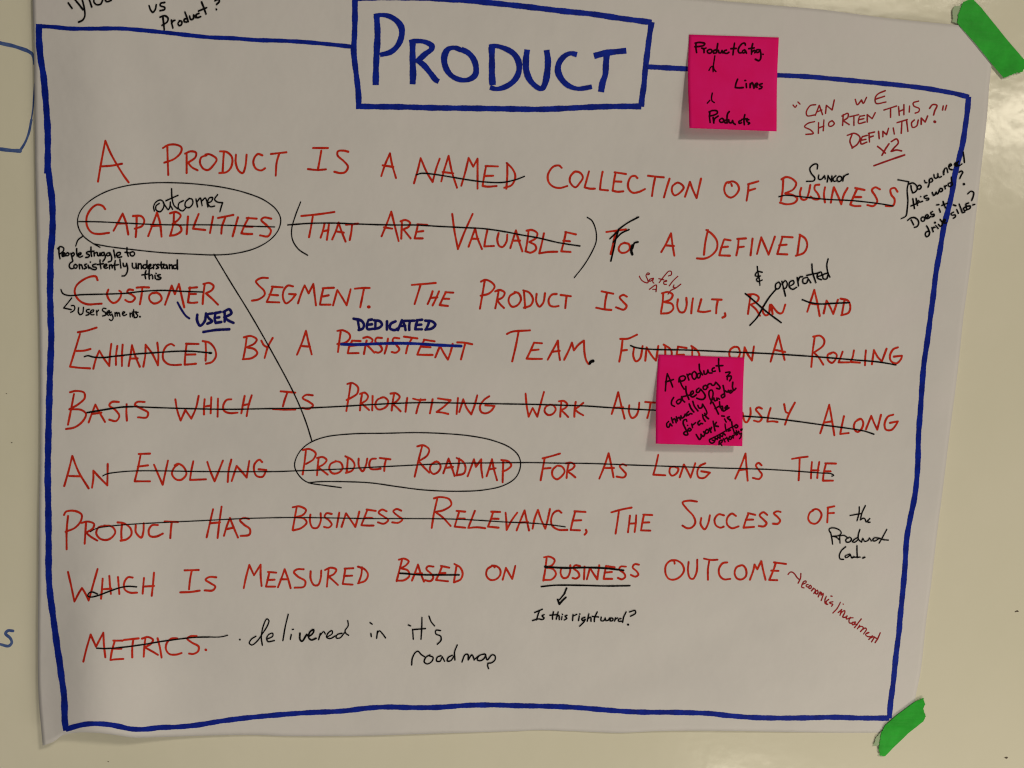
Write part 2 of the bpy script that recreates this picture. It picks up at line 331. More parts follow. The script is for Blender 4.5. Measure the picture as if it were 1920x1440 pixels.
SHEET_TEXT = """
#blue 11 border_line | hand drawn blue border line around the text
@0,0,4 w=12 292 180 293 300 305 440 325 560 340 720 350 850 358 1000 358 1200 357 1300 @80,300,4 40 60 55 180 70 300 75 450 72 560 60 700 58 850 55 1000 58 1100 62 1250 @80,590,4 65 130 55 450 48 700 42 950 38 1200 @80,900,4 42 200 45 500 45 700 55 850 75 1000 95 1150 120 1330 @0,1080,4 435 560 460 750 480 900 485 1080 / 495 1160
@0,1080,4 w=9.5 492 1152 560 1130 640 1112 720 1108 820 1115 900 1130 980 1147 1080 1150 1200 1137 1320 1133 1480 1118 1650 1090 1800 1070 @480,1080,4 0 1057 250 1035 400 1025 650 1013 850 990 1000 983 1150 987 1350 986 1600 970 1800 968 @960,1080,4 0 972 200 976 350 980 500 988 700 1005 880 1018 1000 1022 1200 1023 1400 1028 1500 1033 1600 1045 1780 1060 @1440,1080,4 0 1065 150 1066 300 1064 500 1060 700 1066 908 1066
@1440,0,4 w=11 1505 725 1495 840 1480 950 1460 1080 1430 1200 1400 1320 @1400,280,4 w=10 1540 330 1510 460 1480 580 1450 760 1420 930 1400 1100 1380 1250 @1360,590,4 1515 200 1490 370 1475 550 1465 700 1450 900 1445 1100 1435 1250 @1360,900,4 1420 130 1385 300 1360 450 1348 650 1330 850 1310 1050 @1440,1080,4 985 400 960 600 940 800 920 950 910 1068
@0,0,4 w=7.6 275 195 400 202 520 214 700 215 900 214 1050 225 1250 245 1400 262 1580 280 1750 287 @480,0,4 0 300 180 305 360 315 560 333 735 352
@960,0,4 w=9.5 1000 500 1150 508 1320 517
@1440,0,4 w=8.8 50 563 300 575 500 592 800 620 1000 640 1200 665 1400 700 / 1508 728
#blue 10.5 title_box | hand drawn blue box around the title PRODUCT
@480,0,4 742 -10 742 150 738 280 733 380 740 460 755 580 768 700 771 797
750 797 900 800 1100 802 1300 808 1600 812 @960,0,4 0 817 200 820 350 815 600 803 800 798 970 798
1048 165 1030 280 1015 400 1000 520 990 640 975 740 970 800
@480,0,4 742 -14 900 -18 1200 -17 1400 -8 1600 5 1750 20 @960,0,4 0 38 150 55 400 85 600 105 800 135 1048 168
#blue 11.6 title_word 0.30 | PRODUCT
@480,0,4 905 120 912 250 905 400 900 520 898 638; 885 122 935 112 1000 122 1060 160 1092 210 1090 280 1060 345 1010 390 930 412
1175 325 1175 450 1178 560 1175 632; 1150 318 1200 308 1270 315 1320 345 1315 370 1270 405 1215 455 / 1260 490 1310 550 1350 600 1372 612
1540 376 1490 358 1440 370 1412 430 1425 510 1470 570 1540 600 1600 595 1645 560 1650 500 1630 440 1590 395 1540 370
1768 352 1770 450 1770 560 1775 638; 1748 350 1800 345 1870 365 1930 400 1965 450 1975 510 1960 570 1920 620 1860 655 1800 667 1755 655
@960,0,4 115 372 105 450 108 530 135 600 190 655 225 665 250 620 265 540 270 450 260 375
488 410 440 400 395 420 355 470 345 530 370 590 420 640 490 665 550 660 600 650
w=15 615 420 700 398 780 388 858 380; 712 400 705 480 700 560 680 620 668 690
#black 3.4 handwritten_word | note cut off at the top edge
@0,0,4 512 22 540 62; 548 -20 590 30 622 72; 612 -20 632 60 636 120 620 150 590 165; 668 -10 688 52; 705 -10 705 15 725 35 755 30 770 0; 785 -10 800 12 835 2
#black 3.4 handwritten_word | vs
1118 42 1130 75 1146 92 1165 70 1172 35; 1235 18 1205 25 1202 42 1235 55 1235 70 1200 80
#black 3.4 handwritten_word | Product?
1222 130 1228 180 1232 222; 1200 128 1235 118 1260 135 1255 162 1215 190; 1285 150 1290 180 1297 210; 1287 175 1300 155 1312 152; 1350 155 1335 175 1345 192 1362 182 1362 160 1345 155
1405 138 1382 145 1382 162 1402 165; 1387 90 1400 125 1412 162; 1422 120 1430 145 1450 140 1452 112; 1452 112 1468 132; 1492 100 1470 112 1478 132 1505 124; 1512 15 1530 60 1545 104; 1490 82 1550 57; 1612 5 1640 -5 1645 10 1625 32; 1622 68 1624 72
#red 3.5 handwritten_word | A
@0,0,4 790 1055 770 1160 750 1270 735 1362; 790 1055 830 1150 880 1240 930 1320 965 1368; 765 1248 840 1242 915 1228
#red 3.5 handwritten_word | PRODUCT
1255 1100 1258 1200 1262 1312; 1222 1110 1260 1088 1320 1085 1360 1105 1358 1140 1310 1190 1232 1220; 1400 1150 1400 1230 1400 1297; 1388 1152 1430 1135 1470 1145 1465 1180 1410 1220 / 1440 1255 1482 1277
1550 1165 1510 1180 1500 1220 1525 1265 1560 1275 1600 1240 1625 1195 1600 1170 1560 1155 1540 1160; 1680 1135 1675 1200 1670 1290; 1650 1135 1700 1140 1740 1180 1735 1250 1700 1290 1645 1298; 1770 1160 1768 1220 1790 1280 1820 1298 1840 1250 1850 1160
@480,0,4 48 1165 15 1155 -10 1180 -20 1220 0 1265 40 1278 68 1262; 112 1155 228 1142; 175 1150 155 1220 148 1318
#red 3.5 handwritten_word | IS
428 1110 540 1110; 490 1130 478 1200 465 1270; 390 1268 460 1275 525 1270; 692 1138 660 1130 615 1135 612 1165 660 1210 690 1250 670 1290 630 1298 588 1288
#red 3.5 handwritten_word | A
1005 1150 970 1230 940 1320; 1005 1150 1020 1230 1050 1335; 950 1240 1030 1252
#red 3.4 handwritten_word | NAMED
1185 1375 1215 1270 1235 1185 / 1280 1290 1325 1365 / 1350 1270 1378 1190; 1445 1170 1410 1280 1390 1360; 1445 1170 1470 1290 1508 1408; 1400 1290 1480 1300; 1540 1393 1570 1290 1595 1185 / 1630 1250 / 1662 1190 / 1662 1300 1662 1415
1725 1250 1710 1330 1700 1395 / 1740 1400 1805 1395; 1722 1245 1815 1248; 1715 1320 1780 1318; 1885 1225 1885 1320 1878 1415; 1880 1222 1920 1262 1944 1310 1940 1350 1915 1390 1862 1408
#black 2.5 strike_line | black line striking out NAMED
1200 1312 1240 1300 1320 1305 1450 1325 1600 1350 1720 1365 1850 1368 1920 1355 1970 1340 2015 1322
#red 3.5 handwritten_word | COLLECTION
@960,300,4 372 58 / 355 42 310 50 270 110 275 165 310 200 360 210 415 195; 475 85 440 120 435 165 475 205 510 170 532 130 510 95 470 88 450 105; 578 85 560 150 545 205 / 585 215 622 215; 680 88 668 150 660 222 / 720 228
778 92 765 160 755 230 / 790 238 835 235; 770 92 855 105; 765 160 820 163; 940 135 / 925 120 895 125 872 170 875 215 905 245 950 240 998 218; 1020 118 1080 125 1138 130; 1075 125 1060 200 1050 270; 1182 140 1160 210 1140 280
1235 172 1205 195 1200 235 1220 265 1260 245 1288 205 1265 178 1240 170 1222 180; 1298 275 1320 210 1335 165 / 1355 220 1385 285 / 1400 220 1418 140
#red 3.5 handwritten_word | OF
1650 195 1645 180; 1635 165 1610 170 1592 215 1605 260 1640 282 1680 260 1703 215 1685 175 1650 160 1625 172; 1775 180 1770 240 1760 305; 1770 182 1848 160; 1775 230 1825 215
#red 3.5 handwritten_word | BUSINESS
@1400,280,4 275 220 270 310 258 385; 262 225 295 208 340 220 372 255 350 300 290 330 / 350 345 380 370 360 400 300 412 250 400; 410 290 400 330 415 375 445 375 465 330 478 268; 545 265 515 270 510 300 535 335 545 370 510 375 480 355; 588 285 580 340 588 398
632 400 640 350 655 285 / 690 360 710 412 / 730 340 758 290; 830 295 800 360 778 415 / 810 425 855 425; 815 290 885 305; 800 358 860 358; 1000 300 965 285 940 305 965 350 980 390 950 425 905 418; 1132 318 1110 290 1080 300 1085 340 1110 375 1100 420 1045 425
#black 2.4 strike_line | black line striking out BUSINESS in the first row
243 355 290 345 450 360 600 375 800 385 1000 408 1100 425
#black 2.8 handwritten_word | Suncor
@1440,0,4 370 1268 372 1235 350 1230 315 1262 325 1300 352 1335 345 1355 290 1360; 382 1312 380 1342 400 1345 425 1318; 425 1318 430 1342; 445 1365 452 1318; 450 1318 478 1362 / 480 1320; 510 1318 490 1338 492 1358 512 1358; 532 1322 518 1342 530 1362 552 1350 550 1325 532 1322; 568 1320 562 1358; 562 1340 580 1315 603 1305
#black 2.6 bracket | black bracket line before the slanted margin note
@1400,280,4 1135 228 1217 243; 1217 243 1205 300 1210 380 1205 450 1195 500 1160 520
#dred 2.4 handwritten_word | CAN WE
@1440,0,4 188 788 205 805 215 790; 225 765 240 780; 358 785 318 792 288 840 295 868 350 862; 355 865 385 790 / 410 860; 365 840 405 825; 432 850 438 790 / 482 825 / 498 750
655 745 670 785 702 750 / 715 775 740 730; 880 680 825 705 805 735 812 775 885 765; 812 742 875 722
#dred 2.4 handwritten_word | SHORTEN THIS
350 912 300 925 275 950 320 975 340 1000 285 1008; 380 920 378 1000; 420 900 415 980; 380 960 420 945; 480 905 458 920 458 945 480 945 498 925 482 905; 565 860 560 940; 555 870 600 850 600 880 565 905 / 610 935; 615 875 680 860; 645 870 645 940; 690 870 680 895 680 925 730 915; 690 872 725 866; 682 898 720 890; 745 915 745 860 / 782 890 / 805 845
870 825 965 795; 920 810 920 880; 980 800 985 865; 1020 785 1020 860; 985 835 1020 820; 1062 795 1060 840; 1130 758 1090 772 1095 795 1135 815 1130 838 1105 848
#dred 2.5 handwritten_word | DEFINITION?
630 1010 615 1060 635 1110; 595 1015 650 1000 690 1030 672 1080 630 1110; 708 1025 696 1055 700 1080 742 1066; 708 1025 745 1015; 698 1052 735 1045; 758 1000 762 1065; 755 1000 800 990; 760 1030 790 1020; 830 985 835 1040; 862 1025 862 985 / 890 1010 / 905 962; 940 960 948 1005
968 920 1045 897; 1005 912 1000 1000; 1040 902 1050 985; 1098 900 1078 920 1085 955 1115 945 1128 900; 1150 932 1150 885 / 1180 915 / 1198 870; 1213 812 1235 785 1268 790 1252 830 1243 862; w=4 1250 912 1254 914; 1315 795 1310 825; 1340 790 1330 825
#dred 2.8 handwritten_word | X2
822 1098 850 1120 880 1148; 908 1078 880 1120 855 1165; 925 1062 965 1042 978 1070 945 1110 925 1135 / 965 1125 1003 1132; w=3 795 1243 900 1205 1025 1162
#black 2.9 handwritten_word | Do you need
@1680,280,9.6 270 650 280 720 300 780; 235 625 300 605 360 640 385 710 350 765 305 785; 400 655 385 690 400 715 440 710 455 670 430 645 395 660; 515 560 530 600 560 600; 605 550 600 620 580 680; 645 520 605 540 605 588 640 588 665 555 645 525; 685 455 695 510 730 520 755 490 755 440; 755 480 780 505 820 490
858 390 862 455; 862 420 880 350 910 335 925 370 935 418; 960 310 1002 285 985 260 955 290 965 350 1012 368; 1060 285 1100 255 1080 240 1055 270 1080 300 1150 290 1190 262; 1130 215 1100 250 1120 290; 1212 50 1225 140 1235 235
#black 2.9 handwritten_word | this word?
305 890 320 980 335 1065; 270 1020 400 965; 365 885 375 950 390 1010; 375 950 410 920 425 950 480 935; 445 850 448 852; 560 830 510 850 522 880 592 880 585 910 552 915; 655 775 680 830 715 800 725 770 / 745 805 770 780 775 740; 800 705 782 738 810 765 840 740 830 705 800 705
872 660 892 710; 882 685 905 652; 985 600 945 620 945 660 990 665 1010 630; 1000 500 1005 570 1020 640; 1140 410 1180 390 1205 415 1180 460 1150 525; w=4 1222 625 1228 627
#black 2.9 handwritten_word | Does it
275 1270 300 1320 320 1360; 210 1280 270 1235 340 1230 400 1280 410 1340 380 1390 335 1405; 478 1218 452 1250 465 1290 505 1290 520 1250 500 1220 470 1222; 540 1230 582 1205 570 1175 535 1195 545 1245 600 1235 620 1210; 662 1120 628 1140 640 1172 688 1170 682 1205 650 1212; 780 1070 800 1130; 735 1000 775 995; 850 940 870 1000 900 1060; 828 1010 925 970
#black 2.9 handwritten_word | drive silos?
@1690,310,10.29 530 1270 480 1290 465 1340 490 1378 535 1350 550 1290; 490 1170 520 1220 548 1292; 590 1200 618 1282; 602 1232 628 1192 652 1200; 665 1160 715 1220; w=4 650 1105 655 1107; 718 1140 758 1178 790 1150; 752 1045 790 1100 795 1150; 812 1090 850 1070 840 1040 812 1060 820 1112 872 1110
@1680,280,9.6 1040 1130 990 1160 1010 1185 1070 1180 1070 1215 1035 1240; 1095 1085 1125 1150; 1035 1000 1080 1015; 1140 985 1175 1080 1200 1140 1240 1128; 1245 1040 1215 1065 1235 1100 1275 1085 1270 1050 1240 1045; 1310 965 1260 985 1270 1020 1340 1020 1335 1060 1290 1085; 1295 800 1350 755 1400 775 1395 840 1365 920; 1385 1000 1420 990
#red 3.6 handwritten_word | CAPABILITIES
@80,300,4 468 368 / 450 345 410 335 365 365 330 430 335 500 370 545 420 555 498 546; 600 402 570 460 532 530; 600 402 625 470 642 558; 555 478 632 475; 705 425 704 500 698 578; 678 420 740 422 762 455 745 495 690 515; 858 395 830 470 792 570; 858 395 880 470 892 575; 815 495 885 490
985 395 980 480 958 565; 955 400 1000 390 1035 415 1015 450 975 478 / 1030 495 1040 530 1000 560 955 568; 1090 425 1080 555; 1170 405 1140 480 1128 515 / 1175 520 1220 525; 1278 425 1255 548; 1315 435 1430 412; 1370 430 1345 500 1340 552; 1465 430 1445 500 1425 572; 1545 432 1510 500 1490 550 / 1530 555 1572 555; 1530 435 1605 440; 1520 500 1575 500
1715 440 1660 432 1640 450 1680 490 1712 530 1690 572 1630 565
#black 2.2 strike_line | black line striking out CAPABILITIES
270 462 400 463 600 472 800 482 1000 487 1200 486 1400 490 1600 498 1740 502
#black 2.1 ellipse_line | thin black ellipse around CAPABILITIES
430 655 385 630 310 575 270 510 262 450 285 380 350 310 470 240 620 195 800 173 960 170 1150 180 1350 205 1520 245 1660 300 1750 370 1785 440 1770 520 1710 595 1600 660 1450 700 1300 712 1100 705 900 695 700 675 500 650 380 628; w=2.6 300 572 265 600 248 645
#black 2.3 connector_line | long black line joining the two ellipses
1285 708 1400 900 1560 1160 1720 1440 @520,590,4 100 540 170 690 220 820 260 950
#black 2.7 handwritten_word | outcomes
@80,300,4 838 382 832 350 850 315 885 300 908 320 905 360 880 388 852 375 850 345 875 325; 905 320 925 352 942 372 955 350 958 315; 958 340 975 370; 967 215 970 280 985 340 1012 366; 925 305 1015 265; 1055 305 1022 325 1020 365 1050 382 1072 362; 1100 288 1072 315 1070 348 1098 357 1125 328 1122 295 1098 288; 1150 292 1162 352; 1160 312 1182 285 1196 342; 1196 305 1220 285 1240 352; 1238 322 1265 310 1275 282 1250 285 1238 320 1258 350 1290 345; 1312 260 1290 295 1310 315 1350 320 / 1340 350 1330 388
#black 2.9 handwritten_word | People struggle to
@100,450,8 85 110 85 200 100 280; 65 130 100 100 150 115 155 155 110 200 90 210; 130 225 170 212 162 190 135 205 135 245 178 238; 215 190 190 205 195 235 225 230 235 205 215 190; 265 200 280 260 292 315; 265 215 300 190 315 215 290 245; 350 130 350 190 360 240; 372 228 410 215 415 195 380 200 370 235 395 258 440 240
540 170 500 185 500 205 540 225 530 255 485 262; 565 105 565 180 575 245; 520 175 610 168; 612 190 615 240; 615 205 645 185; 660 190 665 230 690 235 700 195 / 710 235; 760 185 725 195 725 230 755 230 765 195 / 780 260 745 320; 845 190 805 200 805 235 840 230 850 195 / 875 260 870 310 825 330; 905 150 915 205 925 265; 945 235 1000 220 1005 190 965 190 945 225 970 260 1025 252
1105 115 1105 180 1125 245; 1075 185 1155 195; 1190 175 1155 190 1160 230 1195 240 1220 210 1205 180 1180 180
#black 2.9 handwritten_word | consistently understand
290 322 250 350 240 400 265 430 295 428; 335 365 310 380 315 420 345 420 358 385 330 365; 388 365 395 432; 390 388 415 370 430 390 440 430; 500 360 468 372 480 395 502 415 465 432; 522 380 535 425; 555 330 558 332; 640 360 590 375 595 400 645 415 640 442 590 440 545 412; 700 300 705 370 715 430; 660 370 750 355
760 400 800 385 800 365 770 370 755 400 780 425 815 415; 840 375 845 435; 845 390 872 370 885 420; 930 310 918 380 925 445; 885 385 975 370; 1000 290 1005 350 1015 420; 1045 350 1060 395 1090 390 1100 350 / 1115 430 1100 500 1070 535 1030 540
1185 350 1190 410 1220 425 1240 400 1240 350 / 1250 430; 1275 355 1275 430; 1275 378 1305 355 1320 380 1322 430; 1390 370 1350 380 1350 420 1385 425 1400 390; 1405 310 1405 370 1420 430; 1430 400 1465 385 1460 365 1435 375 1430 410 1460 425 1485 415; 1500 370 1505 430; 1505 388 1528 366; 1575 365 1545 375 1560 395 1580 415 1545 430; 1620 330 1615 380 1630 430; 1585 375 1660 365
1700 375 1660 380 1655 420 1690 425 1705 385 / 1715 430; 1740 370 1745 430; 1745 388 1775 370 1785 430; 1845 375 1805 385 1805 425 1845 425 1855 385; 1860 300 1860 370 1865 440
#black 2.9 handwritten_word | this
1390 460 1375 520 1385 580; 1330 525 1440 508; 1440 440 1435 520 1440 585; 1440 538 1475 520 1490 545 1490 580; 1525 530 1530 580; 1540 500 1543 502; 1605 520 1560 530 1575 550 1615 568 1595 590 1550 590
#red 3.6 handwritten_word | CUSTOMER
662 600 / 640 550 580 545 460 590 350 680 320 770 350 860 420 930 520 965 640 960 725 955; 825 745 805 810 840 900 900 945 960 920 1010 850 1018 785 990 762; 1195 750 1130 745 1110 780 1190 830 1225 870 1180 925 1120 925 1080 900; 1250 715 1340 708 1435 712; 1335 730 1320 850 1298 965; 1530 795 1480 800 1440 840 1445 900 1500 950 1570 940 1625 885 1600 820 1545 790 1510 795
@80,300,4 918 1085 945 1010 968 942 / 992 1005 / 1022 930 / 1040 1010 1062 1105; 1105 955 1098 1010 1090 1068 / 1125 1072 1160 1068; 1098 960 1158 955; 1098 1005 1150 1005; 1215 935 1205 1010 1200 1080; 1205 930 1250 922 1282 945 1270 975 1225 1000 / 1270 1040 1315 1085
#black 2.6 strike_line | black line striking out CUSTOMER
137 972 150 1000 190 1016 300 1010 500 1005 620 1000 750 985 900 978 1050 985 1200 990
#black 2.5 handwritten_word | User Segments.
@100,450,8 275 870 220 940 155 1020 / 270 1045; 270 985 310 985 322 1030 300 1065 260 1085; 380 1015 375 1080 400 1120 440 1100 450 1040 452 1010; 542 1040 500 1050 495 1075 530 1090 535 1115 490 1130; 558 1088 600 1075 605 1050 570 1055 555 1090 570 1120 610 1120; 648 1060 655 1130; 650 1090 678 1052
790 1030 750 1025 735 1055 780 1090 785 1125 740 1140; 800 1100 840 1085 840 1060 810 1075 800 1110 830 1130; 872 1080 845 1100 855 1130 880 1110 / 897 1175 870 1210 840 1190; 925 1090 928 1145; 928 1110 952 1085 960 1140; 962 1105 985 1090 1000 1145; 1038 1108 1075 1085 1050 1075 1035 1110 1060 1135 1098 1118; 1150 1095 1155 1155; 1155 1115 1180 1097 1190 1150; 1205 1045 1205 1100 1215 1155; 1185 1080 1245 1078
1272 1085 1235 1095 1265 1130 1250 1160 1212 1165; w=3.6 1298 1150 1302 1152
#navy 5 handwritten_word | USER
@80,300,4 1160 1160 1158 1200 1180 1243 1215 1210 1225 1150; 1275 1150 1235 1160 1245 1185 1270 1210 1235 1228; 1298 1145 1290 1190 1298 1222 / 1340 1215; 1290 1150 1335 1140; 1290 1185 1325 1180; 1365 1135 1365 1212; 1355 1140 1400 1120 1415 1150 1362 1180 / 1395 1205 1432 1222; 1205 1290 1300 1275 1400 1270; w=4 1012 1068 1040 1120 1075 1170 1100 1188
#black 2.2 parenthesis | black opening parenthesis before THAT
@520,300,4 175 315 135 420 108 520 115 600 160 670 228 715
#red 3.5 handwritten_word | THAT
180 420 300 408 428 390; 268 410 255 490 238 578; 355 475 342 530 325 582; 387 485 380 540 372 598; 345 535 385 525; 460 470 440 530 412 595; 460 470 480 530 512 612; 438 535 498 545; 515 485 605 478; 560 490 555 540 543 600
#red 3.5 handwritten_word | ARE
855 388 820 480 782 572; 855 388 880 490 910 608; 800 505 862 515; 935 470 932 530 930 590; 925 460 960 450 995 470 985 500 945 520 / 970 550 1000 588; 1055 485 1045 530 1030 588 / 1090 588; 1050 482 1125 488; 1040 540 1095 533
#red 3.5 handwritten_word | VALUABLE
1312 405 1330 540 1355 668 / 1400 550 1465 405; 1485 512 1460 580 1435 650; 1485 512 1500 580 1535 668; 1457 590 1508 592; 1575 530 1560 600 1553 648 / 1625 645; 1660 548 1650 600 1665 645 1690 652 1720 610 1725 560; 1790 528 1770 590 1748 660; 1790 528 1810 600 1838 685; 1768 605 1820 605
@960,300,4 125 530 115 610 102 685; 110 530 150 525 190 550 180 585 130 615 / 175 640 180 670 140 695 105 685; 240 550 225 620 205 700 / 270 690 340 688; 405 540 390 610 370 685 / 440 690; 400 540 480 558; 385 605 435 610
#black 2.6 strike_line | black line striking out THAT ARE VALUABLE
@520,300,4 78 487 250 475 430 473 600 480 850 487 1050 488 1200 497 1400 507 1550 515 1720 540 @960,300,4 60 560 200 585 350 620 510 645
#black 2.2 parenthesis | black closing parenthesis after VALUABLE
565 430 600 455 630 530 632 610 600 690 540 790 468 882
#red 3.5 handwritten_word | TO
708 540 855 520; 780 530 760 620 740 705; 845 620 815 635 800 670 820 695 860 690 885 660 875 630 840 622
#black 3.2 handwritten_word | or written over TO, making For
742 757 765 660 780 590 800 522; 800 520 870 470 950 428; 950 428 935 432; 735 590 800 528; 760 615 820 550 878 522; w=4.6 903 640 895 680 903 708; w=3.4 905 665 920 622 945 615
#red 3.5 handwritten_word | A
1193 550 1155 630 1120 690; 1193 550 1205 640 1218 718; 1150 640 1215 645
#red 3.5 handwritten_word | DEFINED
1470 525 1450 620 1440 710; 1458 525 1500 555 1538 610 1535 670 1490 720 1440 740 1388 738; 1590 600 1570 660 1555 715 / 1635 718; 1595 595 1640 603; 1570 655 1620 650; 1700 600 1695 660 1683 715; 1690 592 1755 588; 1695 655 1740 650; 1805 590 1790 715
@1400,280,4 78 785 110 660 / 140 730 165 790 / 190 720 212 655; 270 655 250 720 230 785 / 305 788; 265 655 345 660; 245 720 300 715; 400 650 390 720 380 795; 398 640 440 670 455 720 430 775 370 798
#red 3.5 handwritten_word | SEGMENT.
@80,300,4 1690 885 1640 885 1600 910 1620 940 1660 980 1665 1010 1620 1045 1570 1055; 1725 955 1705 1010 1680 1065 / 1775 1068; 1720 950 1800 955; 1700 1010 1765 1015
@520,300,4 118 948 80 942 50 975 42 1030 65 1075 105 1050 138 1008 / 88 1005; 155 1075 180 1000 205 940 / 235 1000 / 270 930 / 280 1010 290 1090; 345 965 330 1030 320 1085 / 400 1085; 340 962 425 958; 335 1025 385 1015; 418 1090 450 975 / 485 1030 520 1090 / 550 970; 582 965 640 960 692 960; 650 965 635 1040 622 1105; w=5.5 684 1102 689 1102
#red 3.5 handwritten_word | THE
1008 937 1100 930 1188 922; 1075 935 1055 1000 1030 1080; 1165 985 1150 1030 1128 1080; 1213 985 1190 1040 1165 1090; 1150 1035 1200 1030; 1265 990 1240 1040 1218 1088 / 1280 1095; 1260 992 1320 995; 1240 1040 1290 1042
#red 3.5 handwritten_word | PRODUCT
1555 910 1540 1000 1520 1115; 1528 912 1560 898 1610 920 1630 950 1590 1000 1525 1018; 1660 985 1650 1040 1635 1112; 1635 985 1670 975 1705 995 1690 1030 1650 1050 / 1670 1080 1700 1110; 1785 995 1745 1020 1735 1060 1760 1100 1800 1090 1828 1045 1810 1000 1780 990
@960,300,4 90 985 95 1050 100 1110; 85 978 130 995 158 1045 140 1090 90 1108; 185 1005 182 1060 205 1100 235 1070 248 1000; 335 1005 300 1010 275 1050 285 1090 315 1100 350 1095; 365 1012 442 1022; 410 1020 405 1060 400 1110
#red 3.5 handwritten_word | IS
672 985 760 1003; 712 1000 700 1060 695 1115; 632 1108 690 1120 745 1125; 862 1025 835 1012 808 1030 835 1065 860 1095 840 1122 780 1105
#dred 1.9 handwritten_word | safely
@1181,487,6.755 120 210 150 260 200 290 230 290 225 250 205 200 225 168 250 175 245 185 225 190; 300 235 260 245 240 270 265 270 300 240 / 290 280 305 297; 490 205 525 190 525 150 495 145 450 190 410 240 372 290; 368 240 430 255; 430 280 470 270 460 262 430 285 435 310 465 312; 608 210 550 265 500 330; 560 320 550 350 575 355; 645 310 580 360 520 390 485 435; 248 375 335 320 332 405; 290 375 330 375
@960,300,4
#red 3.5 handwritten_word | BUILT,
1135 1000 1130 1070 1118 1140; 1125 1000 1170 990 1205 1010 1190 1045 1140 1065 / 1200 1080 1210 1115 1180 1145 1118 1152; 1245 1045 1240 1095 1260 1140 1290 1140 1310 1090 1308 1035; 1358 1038 1350 1090 1345 1150; 1420 1045 1405 1100 1395 1135 / 1440 1140 1488 1132; 1500 1045 1572 1048; 1545 1050 1535 1100 1532 1150; w=4 1598 1150 1600 1170 1580 1182
#red 3.5 handwritten_word | RUN
@1400,280,4 30 1095 20 1160 10 1235; 5 1090 60 1088 90 1110 80 1140 30 1165 / 70 1200 100 1248; 122 1180 122 1220 142 1245 165 1235 175 1165; 195 1235 185 1165 / 240 1228 265 1228 290 1165
#black 3.1 cross_mark | black cross over RUN
-10 1082 60 1140 140 1210 260 1300; 25 1320 80 1260 120 1190 170 1110 225 1045
#red 3.5 handwritten_word | AND
508 1055 480 1140 455 1218; 508 1055 530 1150 548 1250; 480 1155 540 1165; 578 1230 600 1135 / 625 1180 650 1235 / 685 1128; 735 1130 725 1180 715 1240; 705 1120 760 1135 778 1180 765 1225 710 1245
#black 3 strike_line | black line striking out AND
418 1128 480 1150 560 1160 650 1155 772 1150
#black 2.6 handwritten_word | ampersand before operated
80 878 85 920 95 970 100 1020; 118 922 82 918 65 948 105 950; 100 950 75 975 85 992 118 980
#black 2.8 handwritten_word | operated
242 995 220 1010 220 1045 240 1045 255 1015 242 995; 265 990 280 1050 292 1100; 267 1010 290 985 305 1005 295 1040 275 1045; 322 1028 355 1005 350 985 325 995 320 1030 345 1050 375 1035; 380 962 390 1025; 387 990 400 958 420 955; 458 960 425 970 425 1003 450 1003 462 970 / 482 1000; 490 860 495 920 520 1000; 452 945 548 925; 532 955 565 942 558 920 535 930 532 965 562 978; 602 930 575 940 575 970 600 972 612 940; 612 822 602 870 612 930 625 958
"""
